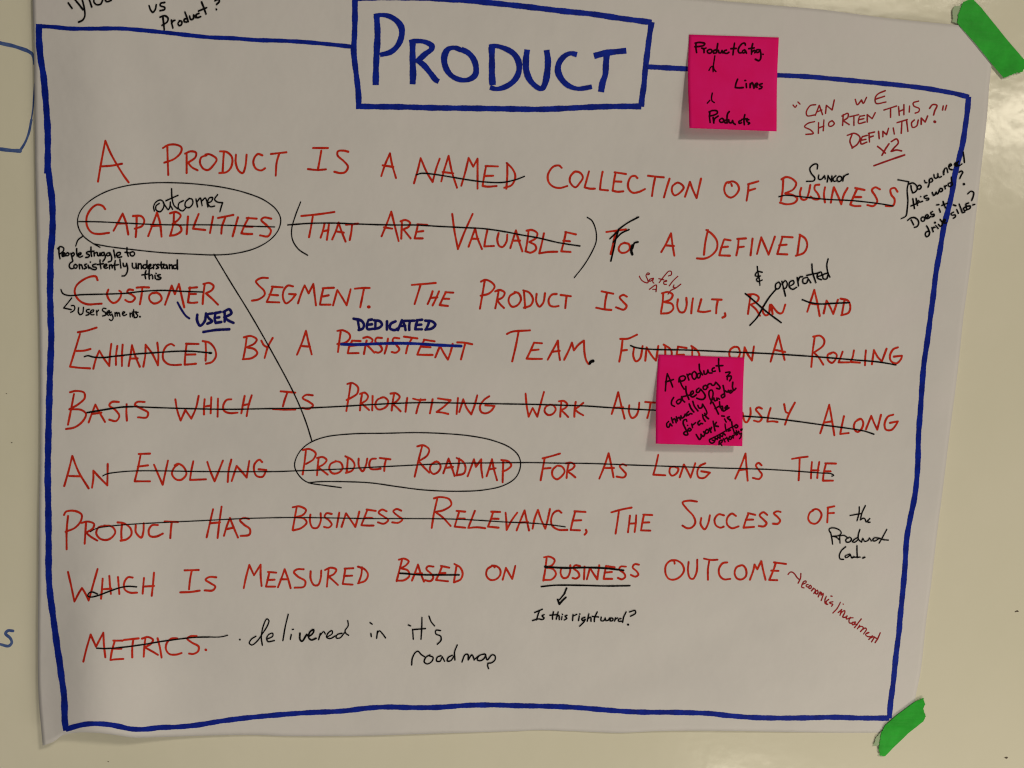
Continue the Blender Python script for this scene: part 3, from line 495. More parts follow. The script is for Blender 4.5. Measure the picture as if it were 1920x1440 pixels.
SHEET_TEXT += """
#red 3.5 handwritten_word | ENHANCED
@80,590,4 280 145 245 260 205 390 / 270 398 355 403; 265 132 330 120 405 97; 255 272 310 270 358 258; 380 405 400 330 425 270 / 460 330 500 385 / 505 300 515 220; 560 235 550 310 550 378; 600 225 595 300 595 385; 550 310 605 308; 670 228 660 300 645 385; 670 228 695 310 728 390; 655 330 712 328; 755 390 770 300 772 225 / 820 290 865 380 / 868 290 860 210
985 232 / 965 220 930 235 905 280 905 335 940 370 990 378 1038 375; 1080 220 1070 300 1065 375 / 1110 372 1150 368; 1075 218 1170 220; 1070 300 1145 298; 1222 205 1225 280 1222 345; 1200 198 1250 210 1290 255 1300 310 1270 355 1225 368
#black 2.8 strike_line | black line striking out ENHANCED
312 315 340 308 380 318 450 322 540 312 700 295 850 285 1000 275 1120 275 1265 288; w=4 1250 287 1265 288
#red 3.5 handwritten_word | BY
1530 175 1520 250 1505 330; 1510 170 1560 160 1605 185 1590 215 1530 245 / 1590 260 1610 290 1570 325 1500 335; 1640 195 1660 230 1685 245; 1725 175 1690 240 1665 325
#red 3.5 handwritten_word | A
@520,590,4 215 122 185 210 148 300; 215 122 235 210 258 298; 175 235 245 240
#red 3.5 handwritten_word | PERSISTENT
475 130 465 200 455 280; 450 122 490 117 540 145 545 175 510 210 450 220; 560 200 540 240 528 290 / 610 288; 560 195 625 198; 545 235 600 228; 670 195 660 240 650 295; 645 175 680 168 715 190 700 215 670 225 / 700 255 728 285; 785 175 745 175 735 200 775 235 785 265 760 285 735 280; 830 180 820 240 805 292; 915 178 875 175 865 195 895 230 915 260 890 285 858 280
950 165 1050 178; 1010 178 980 230 965 290; 1100 195 1070 250 1050 300 / 1110 302 1165 302; 1100 188 1180 200; 1080 240 1150 245; 1185 320 1220 235 / 1250 290 1280 338 / 1300 280 1315 220; 1350 208 1400 210 1462 222; 1410 215 1395 270 1378 335
#blue 5.4 strike_line | thick blue line striking out PERSISTENT
480 222 600 224 750 218 900 215 1050 218 1200 228 1380 236
#navy 5 handwritten_word | DEDICATED
605 45 610 80 617 116; 572 30 630 45 650 75 640 105 610 115; 685 40 672 75 677 108 720 106; 685 40 710 36; 675 76 710 72; 737 45 735 103; 725 42 770 50 785 75 765 98 730 106; 823 50 822 112; 887 50 850 70 846 103 880 116 905 103; 935 42 920 80 905 116; 935 42 955 80 962 116; 920 85 960 85; 950 47 1028 45; 995 48 990 80 990 114; 1050 45 1040 80 1035 110 / 1085 110; 1045 42 1087 38; 1040 77 1080 75; 1140 48 1130 80 1115 110; 1110 45 1160 50 1185 75 1160 103 1110 113
#red 3.5 handwritten_word | TEAM
1722 145 1760 128 1895 118; 1810 125 1790 230 1762 350; @960,590,4 165 212 135 280 110 330 / 160 332 225 332; 165 210 225 215; 140 268 200 262; 345 195 310 260 268 338; 345 195 350 270 360 340; 305 278 358 272; 392 338 430 260 450 210 / 465 268 / 500 225 540 195 / 545 290 560 350 575 370
#black 5 full_stop | heavy black full stop after TEAM
583 367 592 352; w=6 598 350 608 348
#red 3.5 handwritten_word | FUNDED
830 185 820 270 805 352; 812 182 870 180 938 150; 820 270 862 265; 915 250 910 310 930 350 960 330 980 235; 1000 345 1010 245 / 1050 310 1080 345 / 1098 235; 1150 230 1150 310 1150 340; 1138 225 1190 260 1198 300 1180 330; 1245 245 1235 300 1230 330; 1245 240 1310 250; 1235 300 1290 300; 1352 240 1352 330; 1345 235 1390 270 1405 305 1390 330
#red 3.5 handwritten_word | ON
1670 240 1640 260 1630 300 1650 335 1690 330 1710 290 1695 245 1660 243; 1735 330 1745 245 / 1770 300 1800 345 / 1815 238
#red 3.4 handwritten_word | A
@1360,590,4 400 155 370 250 340 352; 400 155 420 240 445 340; 375 265 450 280
#red 3.4 handwritten_word | ROLLING
670 170 655 280 645 392; 660 165 710 158 742 190 735 230 665 285 / 700 320 735 375; 800 285 770 300 770 340 800 362 830 330 835 300 810 283 785 295; 880 278 865 320 850 358 / 928 358; 965 268 955 320 940 355 / 1010 360; 1055 268 1050 320 1048 380; 1100 372 1115 265 / 1145 320 1175 350 / 1210 255; 1295 245 1260 260 1235 310 1245 350 1285 365 1320 330 1325 308 / 1265 315
#black 2.7 strike_line | black line striking out FUNDED ON A ROLLING
@960,590,4 890 232 930 247 1050 260 1300 265 1600 278 1920 292 @1360,590,4 500 303 700 317 1000 342 1150 355 1280 377
#red 3.5 handwritten_word | BASIS
@80,590,4 235 595 215 700 190 825; 205 582 250 572 310 585 315 625 270 670 200 710 / 290 715 325 745 300 800 240 845 175 858; 395 675 370 740 345 808; 395 675 430 740 468 805; 370 745 440 735; 572 655 520 655 500 680 545 715 575 760 550 798 500 788; 630 672 628 730 632 795; 765 655 710 655 692 675 740 705 790 735 780 770 715 770
#red 3.5 handwritten_word | WHICH
995 635 1010 720 1035 795 / 1070 715 / 1115 780 / 1150 700 1170 610; 1215 635 1210 690 1210 748; 1265 620 1260 740; 1210 690 1260 682; 1315 630 1312 765; 1415 635 1380 640 1355 680 1360 720 1400 738 1462 735; 1515 610 1505 660 1490 740; 1568 605 1545 680 1530 760; 1500 680 1550 670
#red 3.5 handwritten_word | IS
1785 575 1895 585; 1835 585 1815 640 1802 688; 1728 708 1810 712 1895 712; @520,590,4 265 605 215 602 190 625 240 655 268 680 240 705 185 700
#red 3.4 handwritten_word | PRIORITIZING
550 520 535 620 518 722; 525 520 560 512 605 545 600 590 560 620 520 640; 635 600 625 660 620 718; 620 595 655 585 680 610 670 640 630 665 / 660 690 688 715; 715 610 712 718; 790 620 750 640 735 680 755 710 795 705 825 680 830 645 800 620 775 625; 875 600 865 660 858 718; 850 592 890 590 918 615 900 645 865 670 / 890 690 925 725; 975 625 968 670 962 728; 1018 630 1060 640 1110 638; 1075 635 1055 690 1042 740; 1165 635 1155 690 1145 740
1205 628 1250 635 1300 642 / 1250 690 1195 730 / 1240 735 1282 745; 1355 625 1345 745; 1365 730 1395 635 / 1420 700 1455 748 / 1480 680 1500 605; 1590 612 1550 640 1520 690 1530 730 1565 740 1605 720 1630 685 / 1560 680
#red 3.4 handwritten_word | WORK
@960,590,4 102 592 110 680 125 765 / 155 700 / 190 765 / 215 670 240 580; 285 675 255 690 245 725 270 752 305 745 328 710 310 680 280 675; 370 660 365 710 362 765; 352 650 390 648 415 675 400 700 368 715 / 395 740 422 768; 478 655 470 710 468 765; 535 662 500 690 470 710 / 500 735 535 755
#red 3.4 handwritten_word | AUT, the word running under the lower pink note
797 582 775 660 748 745; 797 582 820 680 845 780; 765 700 835 695; 880 680 878 730 900 775 930 760 950 710 955 660; 1000 655 1075 660; 1040 660 1030 720 1015 775
#red 3.4 handwritten_word | USLY, the word end beside the lower pink note
@1360,590,4 130 735 145 800 160 808 180 780 190 740 188 700; 275 705 250 695 230 710 255 745 275 775 255 802 215 795; 340 700 325 750 315 803 / 355 800 392 805; 442 672 455 730 470 738; 522 660 480 740 448 825
#red 3.4 handwritten_word | ALONG
780 675 745 790 712 890; 780 675 800 790 818 905; 740 810 802 800; 890 762 875 830 862 895 / 925 888; 1010 785 975 805 965 850 990 880 1020 860 1035 810 1015 780 990 790; 1055 860 1095 760 / 1115 810 1140 862 / 1168 752; 1260 750 1220 765 1195 820 1205 862 1245 865 1275 835 1295 800 / 1235 812
#black 2.5 strike_line | long black line striking out the row from BASIS to ALONG
@80,590,4 w=3.2 333 735 450 715 600 693 680 690; @80,590,4 680 690 850 697 1100 705 1400 710 1700 705 @520,590,4 160 703 300 697 500 687 700 675 900 665 1100 660 1400 664 1740 670 @960,590,4 160 673 300 677 550 685 700 695 850 705 1075 717 1400 740 1735 761 @1360,590,4 330 775 550 802 750 830 950 857 1050 875 1115 897
#red 3.5 handwritten_word | AN
@80,590,4 222 1060 195 1170 162 1285; 222 1060 270 1180 345 1303; 198 1210 290 1213; 370 1298 380 1230 380 1170 / 430 1225 485 1280 / 488 1120
#red 3.5 handwritten_word | EVOLVING
735 1050 715 1150 690 1250 / 745 1250 805 1250; 720 1045 805 1042; 715 1140 790 1130; 835 1125 865 1195 900 1275 / 940 1095; 1020 1120 985 1150 970 1195 1000 1235 1040 1238 1078 1195 1055 1140 1015 1118 990 1130; 1130 1100 1115 1170 1105 1240 / 1225 1235; 1235 1105 1260 1180 1290 1250 / 1352 1095; 1415 1088 1395 1170 1388 1255; 1418 1248 1455 1135 / 1495 1180 1530 1222 / 1550 1098; 1645 1105 / 1625 1088 1590 1120 1585 1165 1605 1210 1650 1215 1678 1165 / 1620 1160
#red 3.4 handwritten_word | PRODUCT
@520,590,4 215 1015 205 1100 190 1198; 192 1015 240 1008 288 1040 270 1085 215 1120; 310 1075 303 1140 298 1205; 298 1075 340 1068 370 1090 350 1120 305 1145 / 340 1170 378 1200; 440 1100 400 1120 390 1160 415 1190 460 1185 490 1150 475 1110 435 1098; 530 1070 525 1130 520 1185; 510 1062 560 1090 580 1130 560 1170 515 1187; 610 1080 612 1135 640 1175 665 1130 675 1080; 740 1080 705 1085 690 1120 700 1155 740 1160 775 1155; 768 1075 848 1085; 815 1085 805 1130 802 1172
#red 3.4 handwritten_word | ROADMAP
1085 990 1060 1090 1030 1215; 1050 988 1095 980 1138 1010 1125 1055 1060 1100 / 1100 1145 1140 1185; 1195 1100 1155 1125 1145 1165 1170 1195 1205 1180 1225 1140 1205 1105 1180 1105; 1285 1080 1265 1135 1245 1190; 1285 1080 1310 1150 1330 1210; 1260 1150 1318 1142; 1365 1080 1360 1130 1345 1200; 1345 1075 1390 1100 1412 1145 1400 1190 1345 1205; 1428 1212 1455 1140 1475 1085 / 1490 1140 / 1530 1085 / 1530 1150 1540 1222; 1610 1085 1590 1150 1570 1212; 1610 1085 1625 1160 1648 1242; 1590 1160 1638 1152; 1695 1100 1692 1180 1690 1258; 1680 1090 1730 1100 1755 1130 1720 1165 1690 1175
#black 2.1 ellipse_line | thin black oval around PRODUCT ROADMAP
480 1298 350 1280 240 1262 190 1235 140 1170 130 1120 160 1040 230 970 350 920 550 895 800 890 1050 885 1250 892 1450 910 1620 945 1750 1000 1810 1060 1825 1130 1790 1220 1700 1280 1550 1315 1350 1325 1100 1315 900 1290 700 1262 500 1253 300 1254 235 1262
#black 2.1 strike_line | long black line striking out the row from EVOLVING to THE
@80,590,4 450 1210 480 1195 560 1182 700 1172 900 1172 1200 1177 1500 1178 @520,590,4 0 1177 130 1172 400 1162 700 1145 900 1135 1100 1125 1350 1115 1600 1112 @960,590,4 160 1110 300 1113 600 1117 900 1128 1300 1142 1600 1152 @1360,590,4 300 1160 500 1172 720 1188 790 1192 815 1205 800 1212
#red 3.4 handwritten_word | FOR
@960,590,4 245 1080 230 1160 215 1242; 230 1078 300 1060 360 1042; 235 1155 290 1150; 335 1135 305 1165 305 1210 335 1235 370 1215 395 1175 375 1140 345 1132; 425 1120 415 1170 410 1225; 405 1115 445 1110 470 1130 455 1155 415 1175 / 445 1195 475 1220
#red 3.4 handwritten_word | AS
725 1040 695 1130 655 1230; 725 1040 745 1130 762 1220; 690 1150 765 1150; 858 1132 830 1122 808 1135 835 1170 855 1195 840 1220 785 1215
#red 3.4 handwritten_word | LONG
1097 1052 1080 1130 1060 1200 / 1150 1205; 1225 1140 1190 1145 1182 1185 1200 1208 1235 1190 1248 1155 1220 1140; 1258 1220 1290 1125 / 1315 1170 1340 1222 / 1375 1115; 1450 1115 1410 1135 1390 1180 1400 1220 1440 1225 1485 1185 / 1420 1175
#red 3.3 handwritten_word | AS
@1360,590,4 152 1042 115 1140 75 1230; 152 1042 160 1150 168 1245; 110 1165 160 1160; 272 1130 250 1112 230 1130 255 1170 275 1200 255 1232 208 1225
#red 3.3 handwritten_word | THE
500 1082 560 1072 618 1065; 558 1075 555 1160 550 1242; 650 1105 645 1165 643 1228; 705 1105 695 1165 690 1225; 645 1168 700 1168; 755 1120 740 1180 732 1245 / 808 1245; 750 1115 830 1117; 745 1175 790 1175
#red 3.5 handwritten_word | PRODUCT
@80,900,4 190 270 180 380 180 520; 160 262 175 238 240 232 292 260 285 310 240 360 172 388; 325 325 320 400 315 478; 292 322 340 312 385 330 375 365 325 395 / 360 425 410 455; 470 345 420 355 402 400 430 440 480 450 520 430 545 390 520 350 460 342; 595 330 590 390 592 455; 562 318 610 325 660 365 665 410 630 445 585 455; 698 340 700 395 740 432 755 390 758 325; 865 338 820 340 795 380 805 420 850 425 902 402; 915 312 1015 315; 968 315 962 370 957 435
#red 3.5 handwritten_word | HAS
1278 220 1255 320 1230 430; 1342 200 1325 320 1312 435; 1255 325 1330 318; 1405 285 1380 350 1360 418; 1405 285 1430 350 1465 432; 1375 370 1430 358; 1548 292 1510 285 1480 300 1510 335 1555 370 1550 410 1485 420
#red 3.4 handwritten_word | BUSINESS
@520,900,4 145 205 130 290 115 375; 115 205 165 198 215 225 195 260 140 280 / 200 290 220 320 180 360 120 378; 248 260 245 310 265 358 300 358 325 310 325 250; 408 255 370 250 355 275 390 305 408 335 385 357 350 352; 465 245 455 300 445 355; 482 352 515 250 / 550 300 585 352 / 600 300 615 238; 675 225 650 290 630 340 / 675 342 722 342; 670 222 738 232; 655 285 710 285; 820 235 785 222 760 245 800 275 832 300 800 328 755 318; 930 230 895 218 870 235 905 270 938 295 910 320 862 318
#red 3.4 handwritten_word | RELEVANCE,
1200 140 1175 250 1158 360; 1175 138 1220 128 1290 145 1305 185 1250 225 1185 240 / 1240 280 1300 345; 1365 235 1345 300 1330 350 / 1410 358; 1345 232 1410 238; 1350 290 1405 290; 1482 232 1455 300 1432 360 / 1500 355 1560 362; 1620 238 1600 300 1580 350 / 1660 358; 1605 238 1672 240; 1605 290 1660 292; 1712 245 1718 310 1720 375 / 1760 300 1800 245; 1855 228 1825 300 1795 378; 1855 228 1870 300 1888 378; 1820 320 1880 315
@960,900,4 155 365 170 290 195 225 / 220 300 250 365 / 270 290 285 218; 370 245 / 350 230 315 245 295 290 300 340 345 372 415 375; 475 235 455 310 440 375 / 510 378; 470 235 552 240; 455 305 520 302; w=4 555 375 560 390 545 410
#black 1.9 strike_line | long thin black line striking out the row from PRODUCT to RELEVANCE
@80,900,4 358 388 400 365 500 347 700 330 950 317 1200 305 1500 290 1760 283 @520,900,4 160 282 400 285 700 290 1000 290 1300 293 1500 302 1700 315 @960,900,4 160 325 300 338 400 352
#red 3.4 handwritten_word | THE
745 243 820 222 897 207; 802 235 790 320 777 402; 885 268 878 330 870 392; 932 265 928 330 920 390; 880 328 930 325; 990 260 978 320 968 378 / 1038 380; 985 260 1052 263; 980 320 1030 318
#red 3.4 handwritten_word | SUCCESS
1388 162 1330 155 1280 168 1310 215 1360 270 1375 320 1350 355 1315 362 1278 342; 1420 285 1415 330 1445 370 1470 330 1485 265; 1590 265 1550 258 1520 295 1530 340 1565 358 1588 350; 1680 270 1650 252 1615 285 1615 335 1650 362 1700 348; @1360,900,4 175 250 155 300 137 358 / 215 352; 170 248 225 262; 155 298 210 297; 315 262 285 242 258 265 290 300 310 325 290 348 252 345; 415 240 390 235 365 250 395 280 412 305 395 328 358 328
#red 3.3 handwritten_word | OF
660 228 635 245 622 290 640 320 675 328 705 305 722 260 705 228 680 218 655 226; 770 210 768 260 765 318; 768 208 818 197; 768 250 815 247
#black 2.4 handwritten_word | the
@1537,919,6.347 472 200 470 270 445 365; 362 303 420 292 490 280; 545 185 505 270 485 355 / 520 335 540 345 550 375; 555 380 602 335 580 358 575 385 600 382
#black 2.4 handwritten_word | Product
130 500 145 570 155 645; 125 505 112 470 125 455 170 450 235 475 258 510 230 540 155 550 / 200 562 240 598; 238 545 243 632; 240 545 290 540 340 572; 345 565 312 590 318 618 360 615 380 580 355 560; 480 468 460 540 465 590 500 620; 460 560 410 590 390 615 420 620 458 590; 500 620 515 575 535 610 575 600 595 570 / 615 605; 700 570 650 570 632 600 660 605 710 575; 800 468 750 560 708 632; 700 570 760 590 818 596
#black 2.4 handwritten_word | Cat.
310 675 260 720 235 780 245 820 285 825; 360 760 305 785 310 805 345 790 365 765 / 385 810 410 790; 445 660 445 740 450 805; 385 800 482 798; w=3.2 515 808 538 799
#red 3.5 handwritten_word | WHICH
@80,900,4 190 690 215 800 238 912 / 270 850 295 810 / 325 860 345 905 / 380 780 412 668; 450 740 445 810 438 890; 500 720 505 790 512 855; 445 820 515 815; 565 728 570 790 575 855; 675 732 640 730 612 770 615 820 655 845 708 845; 760 735 755 790 750 852; 835 695 828 780 818 868; 755 800 835 795
#black 2.8 strike_line | looped black line striking out WHICH
410 855 370 840 345 850 340 870 360 878 420 865 500 835 580 808 640 798 705 802
#red 3.5 handwritten_word | IS
1065 678 1170 675; 1118 680 1105 750 1098 820; 1032 843 1110 840 1178 830; 1302 730 1250 728 1222 748 1260 775 1295 800 1275 828 1215 828
#red 3.4 handwritten_word | MEASURED
1508 812 1525 730 1550 638 / 1585 715 / 1635 635 / 1635 720 1642 795; 1700 695 1685 760 1675 800 / 1745 800; 1690 690 1752 695; 1685 750 1740 748; @520,900,4 55 670 30 740 5 805; 55 670 80 740 100 812; 25 745 80 745; 198 670 150 670 125 690 155 725 210 760 200 800 130 808; 250 685 250 740 275 788 305 788 325 740 330 680; 385 670 378 735 372 800; 358 675 400 658 442 672 425 705 385 725 / 420 755 455 788; 510 668 500 730 490 780 / 565 785; 505 665 570 662; 500 720 562 718; 635 655 630 710 608 775; 605 650 655 670 680 710 660 755 605 775
#red 3.4 handwritten_word | BASED
935 600 915 680 895 758; 912 598 950 590 985 610 965 640 925 662 / 980 680 990 720 950 752 895 755; 1055 635 1035 690 1010 755; 1055 635 1075 700 1100 762; 1030 705 1085 700; 1172 650 1130 648 1118 668 1150 700 1170 730 1150 758 1108 752; 1235 650 1215 700 1190 750 / 1230 755 1280 760; 1228 645 1290 658; 1215 700 1260 698; 1345 640 1335 700 1325 765; 1328 630 1370 655 1390 700 1375 745 1325 768
#black 3.2 strike_line | black line striking out BASED
920 700 960 702 1050 710 1200 712 1365 712
#red 3.4 handwritten_word | ON
1630 655 1622 645; 1610 645 1575 670 1568 715 1595 748 1640 745 1672 710 1670 670 1640 645 1610 642; 1690 748 1715 660 / 1740 705 1762 742 / 1785 645
#red 3.4 handwritten_word | BUSINESS
@960,900,4 260 585 250 670 235 755; 240 580 280 575 320 600 300 640 250 655 / 310 670 330 705 300 745 240 750; 370 660 365 700 385 735 415 730 435 690 438 640; 510 645 475 640 460 660 495 690 505 720 480 740 455 735; 545 650 540 745; 562 745 585 660 / 610 700 640 745 / 655 640; 705 650 695 700 688 742 / 752 742; 705 645 770 655; 695 695 750 690; 855 650 815 650 805 670 840 700 850 725 825 745 795 735; 952 635 920 632 905 655 935 685 948 710 925 725 892 712
#black 3.6 strike_line | thick black line striking out BUSINESS in the eighth row
250 652 400 660 550 657 700 662 838 678; w=5 250 650 262 655
#black 3 underline | black underline below BUSINESS
220 800 320 790 500 790 700 795 885 793
#black 3.6 arrow_mark | small black arrow pointing down to the question
@975,1106,5.205 w=3.4 455 -15 430 45; w=2.8 440 30 415 62 380 100 368 100; 368 95 385 140 / 415 105 448 74
@960,900,4
#black 2.7 handwritten_word | Is this right word?
170 995 228 970; 205 985 190 1030 185 1050; 155 1055 185 1045 205 1042; 242 1010 225 1020 242 1035 230 1047 212 1045; 312 990 305 1020 305 1045; 285 1015 335 1010; 347 990 332 1045; 335 1027 352 1015 355 1048; 375 1025 372 1048; 378 1008 380 1009; 414 1015 398 1022 412 1038 393 1050; 458 1010 455 1055; 458 1022 487 1008; 505 1020 500 1055; 508 1005 510 1006; 548 1030 525 1040 530 1055 550 1045 / 540 1065 508 1097; 577 1005 565 1060; 568 1042 590 1030 593 1060; 640 990 620 1035 618 1062; 602 1024 650 1028
670 1030 668 1055 690 1055 700 1035 / 705 1055 725 1050 732 1035; 742 1035 735 1055 755 1055 757 1038 742 1035; 777 1035 770 1058; 773 1048 792 1035; 818 1040 800 1045 800 1060 820 1060; 857 990 838 1030 830 1068; 882 990 925 980 927 1000 890 1022; w=3.6 870 1085 873 1086
#red 3.4 handwritten_word | OUTCOME
1220 628 1218 610; 1218 605 1190 605 1155 640 1152 700 1175 740 1210 748 1255 730 1290 680 1275 630 1230 602 1200 602; 1325 615 1320 680 1335 735 1358 742 1385 690 1390 598; 1440 590 1490 600 1542 598; 1480 605 1470 670 1470 748; 1615 618 1580 625 1552 670 1560 720 1590 745 1638 742; 1720 640 1685 655 1670 700 1690 740 1725 745 1755 720 1755 670 1730 640 1700 645; 1785 748 1810 680 1820 635 / 1840 670 / 1870 610 / 1885 680 1902 748; @1360,900,4 380 620 360 680 330 750 / 390 752; 365 618 455 630; 345 680 400 682
#dred 2.1 arrow_mark | wavy crimson arrow from OUTCOME to the slanted note
@1481,1068,6.75 -22 62 -8 44 8 32 30 32 60 55 95 105 126 130; 140 50 135 110 105 172
#dred 2.1 handwritten_word | economic
165 185 205 165 205 145 180 150 155 190 152 225 180 232; 232 190 208 195 210 215 232 222; 262 200 242 215 245 240 268 235 272 210 262 200; 300 235 275 270; 285 252 315 245 325 262 305 303; 350 262 330 275 325 300 345 310 358 285 350 262; 385 282 360 345; 378 305 402 290 395 325 425 302 398 393; 462 340 445 385 450 430 470 440; 492 378 465 400 460 430 480 440; 545 408 502 418 515 430 545 440 528 465; 520 335 535 338
#dred 2.1 handwritten_word | investment
640 415 600 490 545 550; 675 436 677 438; 657 505 612 545; 652 520 635 580; 640 560 670 530 695 520 695 545 670 600 700 605 725 590; 725 585 715 625 745 620 770 605; 800 610 765 615 750 640 755 675 790 680; 832 665 790 672 795 700 830 690; 905 625 870 670 820 735; 815 680 852 700; 885 705 855 750; 870 732 905 718 930 735 895 785; 918 762 955 740 970 755 935 815; 972 810 1005 797 978 800 960 825 985 848 1030 850; 1045 838 1000 885; 1025 865 1070 850 1035 915; 1145 800 1115 870 1080 925; 1062 850 1112 880
#red 3.5 handwritten_word | METRICS.
@80,900,4 305 1362 330 1260 360 1160 / 400 1250 / 455 1145 / 460 1240 470 1330; 540 1210 520 1280 508 1350 / 550 1345 605 1342; 530 1205 600 1205; 525 1265 590 1265; 610 1200 720 1188; 680 1195 672 1260 672 1330; 770 1190 762 1260 758 1325; 745 1190 790 1178 828 1200 810 1230 765 1255 / 820 1285 865 1312; 862 1188 880 1260 892 1332; 1008 1188 965 1190 930 1225 925 1270 950 1305 1000 1310 1042 1298; 1155 1170 1110 1172 1085 1190 1120 1220 1170 1250 1165 1285 1130 1305 1098 1302; w=4 1222 1273 1225 1275
#black 2.7 strike_line | black line striking out METRICS
405 1262 470 1265 600 1255 750 1235 900 1210 1050 1190 1150 1180 1250 1178; w=2 1250 1178 1300 1179 1350 1175 1388 1165
#black 2.6 handwritten_word | delivered
w=3.4 1478 1197 1480 1198; 1600 1172 1565 1195 1550 1225 1570 1238 1610 1208 1650 1150 1685 1095 1697 1055 1682 1042 1655 1095 1640 1180 1648 1240; 1680 1195 1725 1172 1725 1150 1695 1160 1680 1190 1690 1212 1738 1205; 1842 1008 1820 1100 1802 1205; 1865 1160 1858 1196; 1872 1122 1882 1120
@480,1080,4 w=3.4 330 430 330 475 345 490 380 440 / 400 450 430 425 432 402 405 420 395 462 415 480 450 468; 482 432 470 478; 478 450 508 418 520 435; 530 460 572 432 570 410 540 430 530 460 555 470 595 450; 645 430 610 440 602 465 630 465 662 428; 688 335 692 372 668 412 675 432 695 445
#black 2.6 handwritten_word | in
862 432 865 455; 855 350 872 362; 912 415 905 468; 908 435 925 412 950 435 972 465
#black 2.6 handwritten_word | it's
1175 400 1180 475; 1143 368 1160 375; 1245 312 1243 400 1238 475; 1185 402 1272 395; 1298 302 1315 345 1340 375; 1385 410 1350 408 1350 435 1385 452 1388 482 1360 513
#black 2.7 handwritten_word | roadmap
1168 668 1172 620 1195 575 1215 565 1240 590 1275 612; 1305 592 1275 610 1262 645 1285 660 1320 640 1328 610 1300 600; 1388 598 1360 610 1355 638 1380 640 1397 605 / 1415 640; 1472 595 1442 612 1435 638 1462 635 1485 600; 1510 518 1490 570 1492 630
@520,900,4 1385 1365 1410 1310 1430 1310 1432 1350; 1432 1350 1460 1312 1478 1350; 1475 1350 1510 1320; 1555 1305 1515 1318 1500 1350 1528 1355 1558 1330 1562 1308 / 1575 1350 1610 1312 1632 1318 1635 1345 1610 1370 1580 1375 / 1578 1395 1585 1415
"""
BOARD_TEXT = """
#board 7 marker_drawing | blue rounded box drawn in dry marker on the board left of the sheet
@0,0,4 -120 285 -60 300 0 322 100 345 200 378; w=6 200 378 238 402 252 430 262 480
w=2.6 262 620 255 690 248 800 235 900; w=4.5 235 900 215 1000 185 1075 150 1130; w=7 150 1132 80 1128 0 1118 -120 1105
#board 5.4 marker_letter | s
@0,1080,4 98 412 60 410 42 432 78 468 88 500 65 525 0 512 -60 500
"""
NOTE_UPPER = """
#note 3.0 handwritten_word | Product Categ.
@1280,60,9.6 240 200 240 290 252 370; 225 200 300 187 400 208 380 240 300 260 220 265; 345 290 380 300 385 370; 370 308 420 288; 480 312 445 340 460 378 510 375 530 340 505 312 475 318; 632 210 622 280 610 372; 600 320 558 340 560 380 605 375; 645 330 655 370 690 375 710 332; 710 340 730 378; 790 325 750 340 755 375 800 385 832 365; 935 200 920 290 905 410; 870 300 962 295
1130 235 1120 202 1080 205 1020 270 1000 330 1020 375 1072 370; 1115 320 1080 340 1085 375 1120 368 1130 330 / 1150 380; 1262 210 1245 290 1240 400; 1190 300 1290 285; 1245 365 1290 330 1310 345 1300 372; 1372 315 1330 325 1330 365 1370 360 1395 320 / 1410 400 1400 490 1370 515 1310 490; 1445 400 1448 402
#note 2.4 arrow_mark | upper small arrow
580 430 565 530 555 620 570 680 600 710; 475 690 510 630 555 610; 545 620 550 715
#note 3.0 handwritten_word | Lines
990 850 960 930 948 1000 / 1020 1005 1090 1000; 1145 930 1150 1000; 1120 873 1135 872; 1218 930 1215 1000; 1220 950 1250 912 1275 960 1285 1010; 1312 970 1350 945 1340 920 1310 940 1310 980 1342 995; 1432 930 1385 945 1395 970 1432 985 1412 1015 1380 1022
#note 2.4 arrow_mark | lower small arrow
535 1100 520 1180 530 1240 570 1270; 445 1280 490 1230
#note 3.0 handwritten_word | Products
@1280,140,9.6 490 670 485 760 495 860; 475 670 540 645 620 655 625 690 570 725 480 745; 550 770 562 870; 560 850 580 790 640 745; 705 785 665 815 680 855 730 850 740 810 710 785; 840 665 812 700 800 760 800 870; 795 810 758 830 762 865 800 862; 830 810 840 860 880 865 900 825 / 915 870 950 895; 1055 825 1015 840 1020 875 1062 865; 1120 720 1105 800 1110 900; 1065 805 1165 792; 1192 810 1150 820 1165 850 1210 872 1182 892
"""
